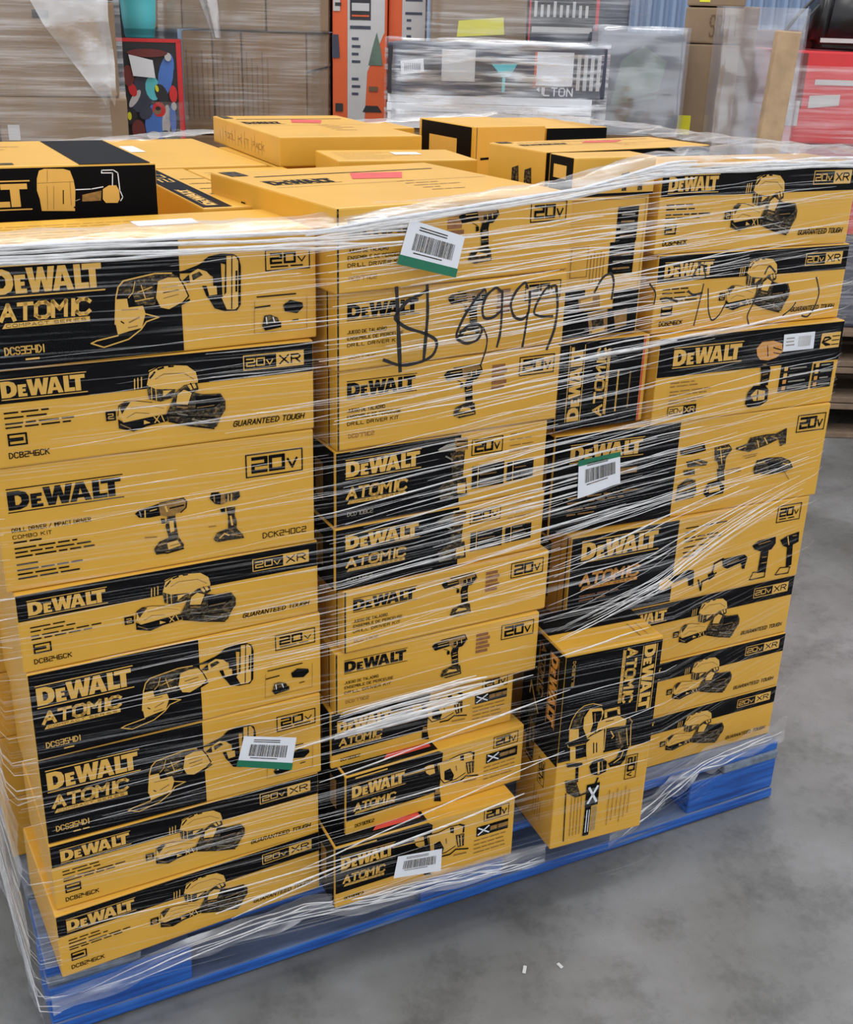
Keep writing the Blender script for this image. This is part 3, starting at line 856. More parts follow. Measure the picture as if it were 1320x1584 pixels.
def p_pump(p):
    p.rect('printed_panel', 'K', .003, .6, .997, .985)
    p.art('pump')
    p.logo('Y', .03, .69, .54, .9)
make((-.06, .18, .925, .31, .153, 0), .265, 'black-fronted carton with a yellow tool drawing, far left on top of the load', p_pump, top='pump')
make((.302, .175, .925, .081, .1, 0), .38, 'narrow carton with a black lettered band on its top, beside the black-fronted carton', None, top='band')
make((.06, .575, .925, .462, .1, 0), .42, 'flat yellow carton lying behind the narrow black-banded carton, white label on top', None, top='lines')
make((.386, .345, .925, .15, .1, 0), .2, 'flat yellow carton just behind the left corner of the middle stack top', None, top='lines')
make((.557, .372, .955, .212, .097, -.14), .14, 'slightly turned low yellow carton behind the top of the middle stack', p_lines, top='lines')
make((.533, .55, 1.023, .24, .045, -.04), .4, 'long flat yellow carton on top with red print, farthest back at centre left', None, top='drill', left='lines')
def p_blackside(p): p.rect('printed_panel', 'K', .003, .01, .997, .985)
make((.777, .173, .985, .312, .095, .12), .13, 'yellow carton with a long black side, behind the top of the right stack', p_blackside, left='drills', top='drill')
def p_slit(p): p.line('small_print', 'K', [(.1*p.w, .45*p.h), (.85*p.w, .5*p.h)], .004); p.line('small_print', 'M', [(.03*p.w, 0), (.03*p.w, .98*p.h)], .002)
make((.93, .65, .97, .15, .1, .05), .2, 'yellow carton with a black panel on its end, near the back of the load', p_slit, left='black')
make((1.09, .67, .97, .135, .095, .02), .22, 'black-sided carton at the back right corner of the load', p_blackside)
make((.80, .87, .955, .12, .095, 0), .13, 'small yellow carton behind the long flat carton with red print', p_small)
# cartons packed inside the load
def core(x, y, wd, dp, z0, z1, n):
    for i in range(n):
        a = z0 + (z1-z0)*i/n; b = z0 + (z1-z0)*(i+1)/n
        o, sz = make((x, y, a, wd, b-a, 0), dp, 'plain yellow carton packed inside the wrapped load behind the front stacks', None, group='cartons packed inside the load')
        p = Print(sz[1], sz[2])
        if i % 3 == 1: p.rect('printed_panel', 'K', .003, .6, .997, .985); p.logo('Y', .05, .68, .4, .92)
        elif i % 3 == 2: p.rect('printed_panel', 'K', .4, .01, .997, .985)
        else: p.logo('K', .06, .6, .4, .8)
        p.build(o, 'left', sz)
core(-.006, .235, .386, .32, .118, .925, 8)
core(-.006, .575, .386, .42, .118, .925, 7)
core(.388, .345, .37, .195, .118, .925, 5)
core(.388, .56, .47, .43, .118, .925, 5)
core(.78, .2, .43, .4, .118, .985, 5)
core(.87, .62, .35, .37, .118, .97, 5)
core(.53, .56, .325, .3, .925, 1.023, 1)
core(.56, .38, .2, .12, .925, .955, 1)
core(.8, .865, .06, .125, .925, .955, 1)

# ---------------------------------------------------------------- stretch film round the load
def lerp1(x, X, Y):
    if x <= X[0]: return Y[0]
    for i in range(len(X)-1):
        if x <= X[i+1]: return Y[i] + (Y[i+1]-Y[i])*(x-X[i])/(X[i+1]-X[i])
    return Y[-1]
def film_y(x, z):
    up = lerp1(x, [-.012, .388, 1.245], [-.026, -.044, .024])
    lo = lerp1(x, [-.012, .374, .70, .865, 1.245], [-.034, -.066, -.084, -.094, .012])
    t = min(1, max(0, (z-.46)/.16)); t = t*t*(3-2*t)
    return lo*(1-t) + up*t
def film_at(s, z):
    """a point of the wrap: s = distance round the load from its front left corner"""
    X0, X1, Y1 = -.012, 1.23, 1.03
    if s < 0: return (X0 - .012*math.sin(3.1*min(1, -s)), film_y(X0, z) - s, z)
    if s <= X1-X0: return (X0+s, film_y(X0+s, z), z)
    s -= X1-X0
    if s < 1.0: return (X1 + .004, film_y(X1, z)+s, z)
    s -= 1.0
    return (X1-s, Y1, z)
def rim(s):
    return lerp1(s, [-1.05, -.25, 0, .38, .42, .72, .86, 1.257, 2.26, 3.5], [1.0, 1.03, 1.028, 1.03, 1.035, 1.058, 1.085, 1.078, 1.06, 1.0])
def film_mat(name, a0, lo, hi, amax, rot, sc=(3.0, 3.0, 330.0), tint=(0.86, 0.87, 0.9)):
    q = NT(name); q.t.nodes.remove(q.p)
    v1 = q.vec(sc, rot); n1 = q.noise(1.0, 3, v1); n2 = q.noise(1.0, 4, q.vec((6, 6, 30)))
    r1 = q.ramp(n1, [(lo, 0.0), (hi, 1.0)]); r2 = q.ramp(n2, [(0.3, 0.25), (0.65, 1.0)])
    mu = q.n('ShaderNodeMath', operation='MULTIPLY'); q.l(r1.outputs[0], mu.inputs[0]); q.l(r2.outputs[0], mu.inputs[1])
    ma = q.n('ShaderNodeMath', operation='MULTIPLY_ADD'); q.l(mu.outputs[0], ma.inputs[0]); ma.inputs[1].default_value = amax; ma.inputs[2].default_value = a0
    tr = q.n('ShaderNodeBsdfTransparent'); di = q.n('ShaderNodeBsdfDiffuse'); gl = q.n('ShaderNodeBsdfGlossy')
    di.inputs[0].default_value = (*tint, 1); gl.inputs['Roughness'].default_value = 0.22; gl.inputs[0].default_value = (1, 1, 1, 1)
    bp = q.n('ShaderNodeBump'); bp.inputs['Strength'].default_value = 0.6; bp.inputs['Distance'].default_value = 0.003; q.l(n1, bp.inputs['Height'])
    q.l(bp.outputs[0], gl.inputs['Normal'])
    tl = q.n('ShaderNodeBsdfTranslucent'); tl.inputs[0].default_value = (*tint, 1)
    m0 = q.n('ShaderNodeMixShader'); m0.inputs[0].default_value = 0.35; q.l(di.outputs[0], m0.inputs[1]); q.l(tl.outputs[0], m0.inputs[2])
    m1 = q.n('ShaderNodeMixShader'); m1.inputs[0].default_value = 0.45; q.l(m0.outputs[0], m1.inputs[1]); q.l(gl.outputs[0], m1.inputs[2])
    m2 = q.n('ShaderNodeMixShader'); q.l(ma.outputs[0], m2.inputs[0]); q.l(tr.outputs[0], m2.inputs[1]); q.l(m1.outputs[0], m2.inputs[2])
    q.l(m2.outputs[0], q.out.inputs[0])
    return q.m
M['film'] = film_mat('stretch_film', 0.004, 0.54, 0.72, 0.42, (0, R(-2.5), 0))
M['filmtop'] = film_mat('bunched_stretch_film', 0.22, 0.42, 0.7, 0.5, (0, 0, 0), (9, 60, 60))
M['skirt'] = film_mat('wrinkled_stretch_film', 0.16, 0.42, 0.66, 0.5, (0, R(-4), 0), (7, 7, 70))
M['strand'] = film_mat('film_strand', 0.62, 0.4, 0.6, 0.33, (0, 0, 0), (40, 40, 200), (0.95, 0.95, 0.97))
M['faint'] = film_mat('film_crease', 0.32, 0.42, 0.65, 0.4, (0, 0, 0), (25, 25, 200), (0.92, 0.92, 0.95))
film = empty('stretch_film_wrap', (0, 0, 0)); tag(film, 'clear stretch film wound in streaky layers round the pallet load of yellow cartons', 'wrap')
NS, NZ = 150, 44
v = []; f = []
S0, S1 = -1.06, 3.5
for j in range(NZ+1):
    for i in range(NS+1):
        s = S0 + (S1-S0)*i/NS; zt = rim(s)
        zb = lerp1(s, [-1, 0, .35, .7, .86, .94, 1.06, 1.257, 2.3], [.09, .085, .1, .1, .03, .075, .12, .125, .1]) + .012*noise.noise((s*5, 0, 5))
        z = zb + (zt-zb)*j/NZ
        x, y, z = film_at(s, z)
        k = .002*noise.noise((s*6, z*25, 1))
        v.append((x - (k if s < 0 else 0), y - k*(0 < s < 1.25), z))
for j in range(NZ):
    for i in range(NS): a = j*(NS+1)+i; f.append((a, a+1, a+NS+2, a+NS+1))
mesh('film_sheet', v, f, [M['film']], film, smooth=True)
# rolled-over rim lying on the carton tops
v = []; f = []; NL = 5
for i in range(NS+1):
    s = S0 + (S1-S0)*i/NS; zt = rim(s); x, y, z = film_at(s, zt)
    n = (0, 1) if 0 <= s <= 1.257 else ((1, 0) if s < 0 else ((-1, 0) if s < 2.257 else (0, -1)))
    wd = .05 + .035*noise.noise((s*4, 2, 0)) + (.07 if 0.92 < s < 1.7 else 0)
    for j in range(NL+1):
        t = j/NL
        v.append((x + n[0]*wd*t, y + n[1]*wd*t, z + .006*math.sin(t*3.1) + .006*noise.noise((s*30, t*4, 3)) + (.004 if j else 0)))
for i in range(NS):
    for j in range(NL): a = i*(NL+1)+j; f.append((a, a+NL+1, a+NL+2, a+1))
mesh('film_rim', v, f, [M['filmtop']], film, smooth=True)
# creases: thin folded strips of film lying in the wrap
def strands(name, specs, mat):
    v = []; f = []
    for s0, s1, z0, z1, wd, wob, seed in specs:
        n = max(6, int((s1-s0)/.025)); b = len(v)
        for i in range(n+1):
            t = i/n; s = s0 + (s1-s0)*t
            z = z0 + (z1-z0)*t + wob*noise.noise((s*5, seed*7.1, 0)) + wob*.35*noise.noise((s*17, seed*3.3, 4))
            z = min(z, rim(s))
            w2 = wd*(.35 + .65*abs(math.sin(math.pi*min(1, max(0, t)))**.5))*(.75+.5*noise.noise((s*9, seed, 2)))
            x, y, z = film_at(s, z); o = .0026
            nx, ny = (0, -1) if 0 <= s <= 1.257 else ((-1, 0) if s < 0 else (1, 0))
            for dz, k in ((-w2/2, 0), (0, 1), (w2/2, 0)): v.append((x + nx*(o + k*w2*.45), y + ny*(o + k*w2*.45), z+dz))
        for i in range(n):
            a = b + 3*i; f += [(a, a+3, a+4, a+1), (a+1, a+4, a+5, a+2)]
    ob = mesh(name, v, f, [mat], film, smooth=True); ob['kind'] = 'stuff'
rs = random.Random(3)
fine, bold = [], []
for i in range(85):       # right across the middle of the load
    z = rs.uniform(.5, 1.04); a = rs.uniform(.05, .8); L = rs.uniform(.25, .9); sl = rs.gauss(.035, .012)
    fine.append((a, min(1.25, a+L), z, z+sl*L, rs.uniform(.0008, .0026), .006, i))
for i in range(80):        # dense band between the middle and right stacks
    z = rs.uniform(.56, 1.03); a = rs.uniform(.36, .62); L = rs.uniform(.3, .55); sl = rs.gauss(.045, .015)
    bold.append((a, min(1.2, a+L), z, z+sl*L, rs.uniform(.001, .0029), .005, 200+i))
for i in range(30):        # fan pulled over the standing carton
    z = rs.uniform(.475, .62); sl = .06 + (.62-z)*1.2 + rs.uniform(-.03, .03); L = rs.uniform(.25, .5); a = rs.uniform(.68, .78)
    bold.append((a, a+L, z, z+sl*L, rs.uniform(.0009, .0028), .004, 400+i))
for i in range(60):        # over the left stack
    z = rs.uniform(.12, 1.0); a = rs.uniform(0, .3); L = rs.uniform(.12, .45); sl = rs.gauss(.05, .018)
    fine.append((a, a+L, z, z+sl*L, rs.uniform(.0008, .0022), .004, 500+i))
for i in range(10):        # low bands
    z = rs.uniform(.14, .5); a = rs.uniform(.0, .35); L = rs.uniform(.3, .8); sl = rs.gauss(.05, .03)
    fine.append((a, min(1.2, a+L), z, z+sl*L, rs.uniform(.0008, .002), .006, 600+i))
for i in range(110):        # left flank
    z = rs.uniform(.12, 1.0); a = -rs.uniform(.3, 1.0); L = rs.uniform(.2, .9)
    fine.append((a, min(.03, a+L), z, z+rs.gauss(0, .03), rs.uniform(.001, .006), .014, 700+i))
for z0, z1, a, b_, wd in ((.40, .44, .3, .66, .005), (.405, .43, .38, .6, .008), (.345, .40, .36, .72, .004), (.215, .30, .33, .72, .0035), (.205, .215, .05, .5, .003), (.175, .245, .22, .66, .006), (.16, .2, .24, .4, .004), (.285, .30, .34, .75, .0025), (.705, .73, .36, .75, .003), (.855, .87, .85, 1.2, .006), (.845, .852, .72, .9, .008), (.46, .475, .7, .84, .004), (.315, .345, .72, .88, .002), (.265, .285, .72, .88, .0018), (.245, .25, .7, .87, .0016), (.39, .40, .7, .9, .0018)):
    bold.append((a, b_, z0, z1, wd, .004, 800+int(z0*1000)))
for i in range(9):       # crumpled strips put in as white glare on the lower plain drill cartons
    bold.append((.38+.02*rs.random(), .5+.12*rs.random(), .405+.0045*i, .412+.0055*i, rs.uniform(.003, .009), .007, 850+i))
# the rolled rim and the bunched rope along the pallet edge
rope = []
for i in range(9): rope.append((-.2, .5, 1.012+.003*i, 1.012+.0035*i, .005, .006, 900+i))
for i in range(12): rope.append((.36, .9, 1.022+.0025*i, 1.068+.002*i, .006, .006, 920+i))
for i in range(6): rope.append((.8, 1.26, 1.07+.002*i, 1.068+.002*i, .006, .006, 940+i))
for i in range(3): rope.append((-.6, .02, .09+.012*i, .08+.012*i, .004, .012, 990+i))
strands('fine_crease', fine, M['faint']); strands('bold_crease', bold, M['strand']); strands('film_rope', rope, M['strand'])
# the foot of the wrap bunched along the pallet's front edge
v = []; f = []
def cord(path, n, spread, wd, seed):
    for c in range(n):
        b = len(v); ox = spread*(c/(max(1, n-1))-.5); m = 40
        t0, t1 = rs.uniform(0, .25), rs.uniform(.75, 1)
        for i in range(m+1):
            t = t0 + (t1-t0)*i/m; x, y, z = [lerp1(t, [j/(len(path)-1) for j in range(len(path))], [p[q] for p in path]) for q in range(3)]
            z += ox + .006*noise.noise((t*9, c*3.7, seed)); y += .006*noise.noise((t*7, c*2.1, seed+5))
            w2 = wd*(.6 + .6*noise.noise((t*12, c, seed+9)))*min(1, 8*min(i, m-i)/m+.15)
            for dz, k in ((-w2/2, 0), (0, 1), (w2/2, 0)): v.append((x, y - k*w2*.5, z+dz))
        for i in range(m):
            a = b + 3*i; f.extend([(a, a+3, a+4, a+1), (a+1, a+4, a+5, a+2)])
P_L = [(.0, -.03, .078), (.1, -.03, .092), (.19, -.032, .106), (.28, -.034, .113), (.34, -.034, .112), (.43, -.06, .118), (.53, -.062, .115), (.62, -.07, .112), (.7, -.075, .112)]
P_R = [(.86, -.02, .04), (.937, -.008, .066), (.987, -.008, .094), (1.04, -.008, .124), (1.1, -.008, .13), (1.175, -.008, .138), (1.222, -.006, .14)]
cord(P_L, 5, .02, .004, 3)
cord(P_L[4:], 4, .014, .004, 13)
cord(P_R, 4, .02, .004, 23)
ob = mesh('film_cord', v, f, [M['strand']], film, smooth=True); ob['kind'] = 'stuff'
v = []; f = []
def skirt(path, below, above):
    b = len(v); m = 60; n = 8
    for i in range(m+1):
        t = i/m; x, y, z = [lerp1(t, [j/(len(path)-1) for j in range(len(path))], [p[q] for p in path]) for q in range(3)]
        lo = below*(1+.7*noise.noise((t*11, 1, below*90))); hi = above*(1+.5*noise.noise((t*9, 4, above*90)))
        for j in range(n+1):
            u = j/n; v.append((x, y + .0015 - .006*noise.noise((t*14, u*6, 7)) - .003*noise.noise((t*4, u*22, 9)), z - lo + (lo+hi)*u))
    for i in range(m):
        for j in range(n): a = b + i*(n+1)+j; f.append((a, a+n+1, a+n+2, a+1))
skirt(P_L, .018, .02); skirt(P_R, .02, .028)
mesh('film_skirt', v, f, [M['skirt']], film, smooth=True)
# second, wrinkled layer on the left flank
v = []; f = []; m, n = 60, 30
for j in range(n+1):
    for i in range(m+1):
        s = -1.05 + 1.045*i/m; zt = rim(s) - .02; zb = .05 + .03*noise.noise((s*6, 3, 1)); z = zb + (zt-zb)*j/n
        x, y, z = film_at(s, z); v.append((x - .004 - .010*noise.noise((s*7, z*10, 6)) - .006*noise.noise((s*16, z*34, 2)), y, z))
for j in range(n):
    for i in range(m): a = j*(m+1)+i; f.append((a, a+1, a+m+2, a+m+1))
mesh('film_flank', v, f, [M['skirt']], film, smooth=True)
# marker writing on the wrap
for no, (wd, q) in enumerate(MARKS):
    v = []; f = []
    pts = [Vector((q[i]/1000, q[i+1]/1000)) for i in range(0, len(q), 2)]
    fine_pts = []
    for a, b in zip(pts, pts[1:]):
        for t in range(4): fine_pts.append(a.lerp(b, t/4))
    fine_pts.append(pts[-1])
    for k in range(2):       # smooth the corners
        fine_pts = [fine_pts[0]] + [(fine_pts[i-1] + fine_pts[i]*2 + fine_pts[i+1])/4 for i in range(1, len(fine_pts)-1)] + [fine_pts[-1]]
    b = len(v); h = max(.0022, wd*.0093)/2
    for i, p_ in enumerate(fine_pts):
        d = (fine_pts[min(i+1, len(fine_pts)-1)] - fine_pts[max(i-1, 0)]).normalized(); n = Vector((-d.y, d.x))*h*(1+.25*noise.noise((i*.7, wd, b)))
        for sgn in (-1, 1):
            x, z = p_ + n*sgn; v.append((x, film_y(x, z)-.0032, z))
    f += [(b+2*i, b+2*i+2, b+2*i+3, b+2*i+1) for i in range(len(fine_pts)-1)]
    mesh('marker_stroke', v, f, [M['ink']], film)['label'] = 'black handwritten marker stroke, part of the price' if no < 11 else 'black handwritten marker scrawl at the right'
def sticker(qd, green, lab):
    A, B, C_, D = [Vector(p) for p in qd]     # top left, top right, bottom right, bottom left
    def P(u, t, o): q = A.lerp(B, u).lerp(D.lerp(C_, u), 1-t); return (q.x, q.y-.0042-o, q.z)
    s = mesh('price_sticker', [P(0, 0, 0), P(1, 0, 0), P(1, 1, 0), P(0, 1, 0)], [(0, 1, 2, 3)], [M['W']], film); s['label'] = lab
    if green:
        a, b = (-.02, .2) if green == 'low' else (.86, 1.02)
        mesh('green_edge', [P(-.01, a, .0002), P(1.01, a, .0002), P(1.01, b, .0002), P(-.01, b, .0002)], [(0, 1, 2, 3)], [M['E']], s)
    vv = []; ff = []
    u = .16
    while u < .86:
        w_ = random.choice((.006, .01, .016)); b = len(vv)
        vv += [P(u, .36, .0003), P(u+w_, .36, .0003), P(u+w_, .74, .0003), P(u, .74, .0003)]; ff.append((b, b+1, b+2, b+3)); u += w_ + random.choice((.007, .012))
    for t in (.82, .88, .29):
        b = len(vv); vv += [P(.2, t, .0003), P(.7, t, .0003), P(.7, t+.025, .0003), P(.2, t+.025, .0003)]; ff.append((b, b+1, b+2, b+3))
    mesh('barcode', vv, ff, [M['D']], s)['kind'] = 'stuff'
sticker([[.4713, -.0374, 1.0368], [.5438, -.0316, 1.0132], [.5328, -.0325, .9686], [.4567, -.0385, .9899]], 'low', 'tilted white barcode sticker with green lower edge, on the top middle carton')
sticker([[.7369, -.0163, .708], [.8072, -.0107, .709], [.8127, -.0103, .6637], [.7402, -.0161, .6536]], 'high', 'white barcode sticker with green upper edge, on the four-tool carton')
sticker([[.254, -.0561, .4367], [.319, -.0614, .4199], [.3115, -.0608, .3745], [.2438, -.0552, .3958]], 'low', 'white barcode sticker with green lower edge, on the left stack')
sticker([[.4576, -.0706, .1944], [.5232, -.0742, .1877], [.5226, -.0742, .1496], [.4516, -.0703, .1586]], None, 'plain white barcode sticker on the bottom middle carton')

# ---------------------------------------------------------------- goods standing behind
M['brown'] = plain('brown_cardboard', (138, 116, 94), 0.75, 0.08, 14, 0.2, 0.1)
M['brown2'] = plain('dull_brown_cardboard', (140, 112, 86), 0.75, 0.1, 14, 0.2, 0.1)
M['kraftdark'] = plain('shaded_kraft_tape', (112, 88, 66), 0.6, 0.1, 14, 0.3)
M['turq'] = plain('turquoise_plastic', (92, 196, 206), 0.35, 0.05, 10)
M['orange'] = plain('orange_card', (214, 92, 44), 0.5, 0.06, 10)
M['pale'] = plain('pale_grey_card', (190, 188, 188), 0.5, 0.05, 20)
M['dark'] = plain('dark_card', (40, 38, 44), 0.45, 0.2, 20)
M['slate'] = plain('slate_grey_card', (58, 62, 80), 0.45, 0.2, 25)
M['red'] = plain('red_card', (206, 44, 48), 0.4, 0.06, 12)
M['maroon'] = plain('dark_red_card', (110, 46, 44), 0.5, 0.15, 12)
M['yel'] = plain('fluorescent_yellow_paper', (222, 214, 40), 0.5, 0.04, 20)
M['blue2'] = plain('toy_blue', (74, 118, 196), 0.35, 0.1, 12)
M['green'] = plain('murky_green', (92, 112, 100), 0.4, 0.35, 16)
M['blackbag'] = plain('black_vinyl', (24, 23, 26), 0.3, 0.2, 20)
M['wood2'] = plain('weathered_pallet_wood', (126, 106, 88), 0.8, 0.25, 18, bump=0.3)
M['wrapA'] = film_mat('cloudy_wrap', 0.12, 0.45, 0.72, 0.42, (0, R(1.5), 0), (3, 3, 90))
M['wrapB'] = film_mat('white_wrap', 0.12, 0.44, 0.6, 0.75, (0, R(-4), 0), (5, 5, 70), (0.9, 0.93, 1.0))
M['veil'] = film_mat('grey_veil_wrap', 0.36, 0.4, 0.75, 0.25, (0, R(20), 0), (4, 4, 25), (0.66, 0.69, 0.78))
def crate(name, s0, s1, d0, d1, z0, z1, mat, label, cat, group=None, bev=0.006, swing=0.0):
    """a box in the rows behind, origin at its front left bottom corner"""
    o = box(name, (0, 0, 0), (s1-s0, d1-d0, z1-z0-0.002), mat, None, bev, 0.002)
    o.location = row(s0, d0, z0); o.rotation_euler = (0, 0, AYAW)
    if swing:        # turned about its front right edge
        o.rotation_euler = (0, 0, AYAW+swing); o.location = row(s1 - (s1-s0)*math.cos(swing), d0 - (s1-s0)*math.sin(swing), z0)
    return tag(o, label, cat, group)
def decal(par, name, mat, x0, z0, x1, z1, e=0.002, pts=None):
    p_ = pts or [(x0, z0), (x1, z0), (x1, z1), (x0, z1)]
    L = tessellate_polygon([[Vector((a, b, 0)) for a, b in p_]])
    return mesh(name, [(a, -e, b) for a, b in p_], [tuple(t) for t in L], [mat], par)
def sheet(name, s0, s1, d, z0, z1, mat, label, top=0.0, drape=0.0, wrapd=0.0, swing=0.0):
    """film hanging over a stack: front, top and flanks as one surface"""
    pr = [(0, z0 - 0)] ; v = []; f = []
    ns, nz = 24, 18
    for j in range(nz+1):
        for i in range(ns+1):
            s = s0 + (s1-s0)*i/ns; z = z0 + (z1-z0)*j/nz
            k = .012*noise.noise((s*7, z*9, d)) + .008*noise.noise((s*20, z*30, d))
            edge = min(1, min(i, ns-i)/2)
            v.append(tuple(row(s, d - (s1-s)*math.tan(swing) - .014 - k*edge + (1-edge)*.05, z)))
    for j in range(nz):
        for i in range(ns): a = j*(ns+1)+i; f.append((a, a+1, a+ns+2, a+ns+1))
    if wrapd:
        b = len(v)
        for i in range(ns+1):
            s = s0 + (s1-s0)*i/ns; v.append(tuple(row(s, d+wrapd, z1 + .01*noise.noise((s*9, 1, d)))))
        for i in range(ns): a = nz*(ns+1)+i; f.append((a, a+1, b+i+1, b+i))
    return tag(mesh(name, v, f, [mat], smooth=True), label, 'wrap')
G0 = 'cardboard cartons at the foot of the stacks behind'
LB = 'large plain cardboard carton low in the stacks behind, hidden by the load'
# tall brown stack at far left
crate('cardboard_carton', -1.75, -.87, 3.31, 3.66, 0, .78, M['brown'], LB, 'carton', G0, swing=.26)
c = crate('cardboard_carton', -1.19, -.855, 3.3, 3.66, .78, 1.022, M['brown'], 'brown cardboard carton with faint print, far left, below a larger one', 'carton', swing=.26)
decal(c, 'printed_label', M['pale'], .02, .13, .05, .17); decal(c, 'printed_line', M['brown2'], .07, .14, .13, .155)
c = crate('cardboard_carton', -1.185, -.872, 3.3, 3.66, 1.022, 1.262, M['brown'], 'brown cardboard carton with a dark hand slot, far left', 'carton', swing=.26)
decal(c, 'hand_slot', M['dark'], .105, .195, .147, .215)
crate('cardboard_carton', -1.185, -.868, 3.3, 3.66, 1.264, 1.5, M['brown2'], 'topmost brown carton of the far left stack, cut by the upper frame edge', 'carton', swing=.26)
crate('cardboard_carton', -1.6, -1.193, 3.2, 3.56, .78, 1.5, M['brown2'], 'brown carton at the very left edge of the photo, in wrap', 'carton', swing=.26)
sheet('cloudy_wrap_sheet', -1.6, -.862, 3.29, .8, 1.5, M['wrapA'], 'cloudy stretch film over the brown cartons at far left', swing=.26)
# torn flap of film hanging down the right side of that stack
v = []; f = []
for j in range(13):
    t = j/12; z = 1.3 - .28*t; a = -1.07 + .17*t**1.3; b = -.872 + .01*t
    for i in range(6):
        s = a + (b-a)*i/5; v.append(tuple(row(s, 3.24 + (s+.872)*.26 - .02*noise.noise((s*15, z*12, 3)), z - (.02*math.sin(i*2.1) if j == 12 else 0))))
for j in range(12):
    for i in range(5): a = j*6+i; f.append((a, a+1, a+7, a+6))
M['flap'] = film_mat('crumpled_wrap', 0.42, 0.4, 0.7, 0.4, (0, R(60), 0), (20, 20, 30), (0.72, 0.71, 0.73))
tag(mesh('torn_wrap_flap', v, f, [M['flap']], smooth=True), 'torn grey flap of stretch film hanging on the far left cartons', 'wrap')
# toy boxes and the bucket
crate('cardboard_carton', -.98, -.782, 3.705, 3.94, 0, .86, M['brown2'], LB, 'carton', G0, swing=.2)
t = crate('toy_box', -.972, -.782, 3.7, 3.92, .862, 1.165, M['dark'], 'red framed toy box with blue toys and white tag under the bucket', 'toy box', swing=.2)
decal(t, 'window_frame', M['red'], 0, .295, .19, .305); decal(t, 'window_frame', M['red'], .175, .02, .19, .3); decal(t, 'window_frame', M['red'], 0, 0, .19, .012)
def blob(par, name, mat, cx, cz, rx, rz, e, rot=0.0):
    pts = []
    for i in range(14):
        a = i*math.pi/7; x, z = rx*math.cos(a), rz*math.sin(a); pts.append((cx + x*math.cos(rot) - z*math.sin(rot), cz + x*math.sin(rot) + z*math.cos(rot)))
    decal(par, name, mat, 0, 0, 0, 0, e, pts)
for m, cx, cz, rx, rz, rt_ in (('slate', .075, .16, .03, .045, .3), ('turq', .1, .165, .022, .035, .1), ('blue2', .14, .2, .022, .06, -.2), ('blue2', .155, .235, .012, .03, 0), ('dark', .125, .15, .018, .03, .4), ('slate', .06, .12, .03, .022, .5), ('pale', .045, .135, .01, .03, -.6), ('red', .04, .16, .012, .02, .3), ('maroon', .03, .2, .018, .03, 0), ('yel', .112, .165, .005, .01, .2), ('blue2', .1, .06, .03, .06, 0), ('pale', .135, .07, .013, .05, -.1), ('red', .115, .105, .02, .022, .2), ('brown', .11, .1, .012, .009, .4), ('dark', .112, .108, .008, .006, 0), ('slate', .075, .095, .022, .018, .7), ('dark', .03, .085, .018, .025, 0), ('yel', .026, .085, .006, .012, 0), ('red', .16, .15, .012, .025, 0), ('blue2', .155, .08, .01, .045, 0), ('pale', .16, .115, .008, .012, 0), ('maroon', .05, .045, .02, .03, 0), ('pale', .095, .03, .02, .012, 0), ('slate', .13, .035, .012, .01, 0), ('pale', .15, .255, .01, .012, 0), ('maroon', .09, .265, .06, .012, 0)):
    blob(t, 'printed_figure', M[m], cx, cz, rx, rz, .003 + .0003*len(t.children), rt_)
decal(t, 'price_tag', M['W'], 0, 0, 0, 0, .014, [(.045, .2), (.11, .195), (.105, .245), (.035, .26)])
crate('gap_shade_box', -1.25, -.94, 4.05, 4.4, 0, 1.45, M['dark'], 'added dark box standing in for the shadow in the gap behind the turquoise bucket', 'box')  # added box, its dark colour stands for the shadow in this gap
bm = bmesh.new(); prof = [(.038, 0), (.044, .003), (.05, .05), (.0505, .052), (.052, .085), (.056, .13), (.058, .135), (.058, .14), (.054, .14), (.046, .01), (0, .008)]
rings = []
for r_, z in prof: rings.append([bm.verts.new((r_*math.cos(a*math.pi/14), r_*math.sin(a*math.pi/14), z)) for a in range(28)] if r_ else [bm.verts.new((0, 0, z))])
for A_, B_ in zip(rings, rings[1:]):
    for i in range(28):
        if len(B_) == 1: bm.faces.new((A_[i], A_[(i+1) % 28], B_[0]))
        else: bm.faces.new((A_[i], A_[(i+1) % 28], B_[(i+1) % 28], B_[i]))
for f_ in bm.faces: f_.smooth = True
me = bpy.data.meshes.new('bucket'); bm.to_mesh(me); bm.free()
b_ = link('bucket', me, [M['turq']]); b_.location = row(-.918, 3.76, 1.166); tag(b_, 'turquoise plastic bucket standing on the toy box', 'bucket')
sheet('cloudy_wrap_sheet', -.98, -.775, 3.69, .87, .99, M['wrapA'], 'band of streaky film across the lower part of the toy box')
# brown wall of cartons behind
crate('cardboard_carton', -.93, -.36, 4.0, 4.7, 0, .87, M['brown2'], LB, 'carton', G0)
lab = ['leftmost narrow', 'second narrow', 'widest middle', 'rightmost split']
for k, (a, b, m) in enumerate(((-.845, -.745, 'brown2'), (-.745, -.648, 'brown2'), (-.648, -.437, 'brown2'), (-.437, -.363, 'brown'))):
    c = crate('cardboard_carton', a+.002, b-.002, 4.0+.004*(k % 2), 4.6, .87, 1.192, M[m], lab[k] + ' brown carton in the lower row behind the yellow load', 'carton')
    if k == 3: decal(c, 'tape_line', M['dark'], 0, 0, 0, 0, .004, [(.0, .2), (.07, .218), (.07, .224), (.0, .206)])
    else:
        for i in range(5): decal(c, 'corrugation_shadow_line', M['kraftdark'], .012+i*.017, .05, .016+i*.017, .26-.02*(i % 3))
for k, (a, b) in enumerate(((-.935, -.835), (-.833, -.565), (-.563, -.362))):
    crate('cardboard_carton', a, b, 3.99, 4.6, 1.194, 1.5, M['brown'], ('small left', 'wide middle', 'right-hand') [k] + ' brown carton in the upper row behind the yellow load', 'carton')
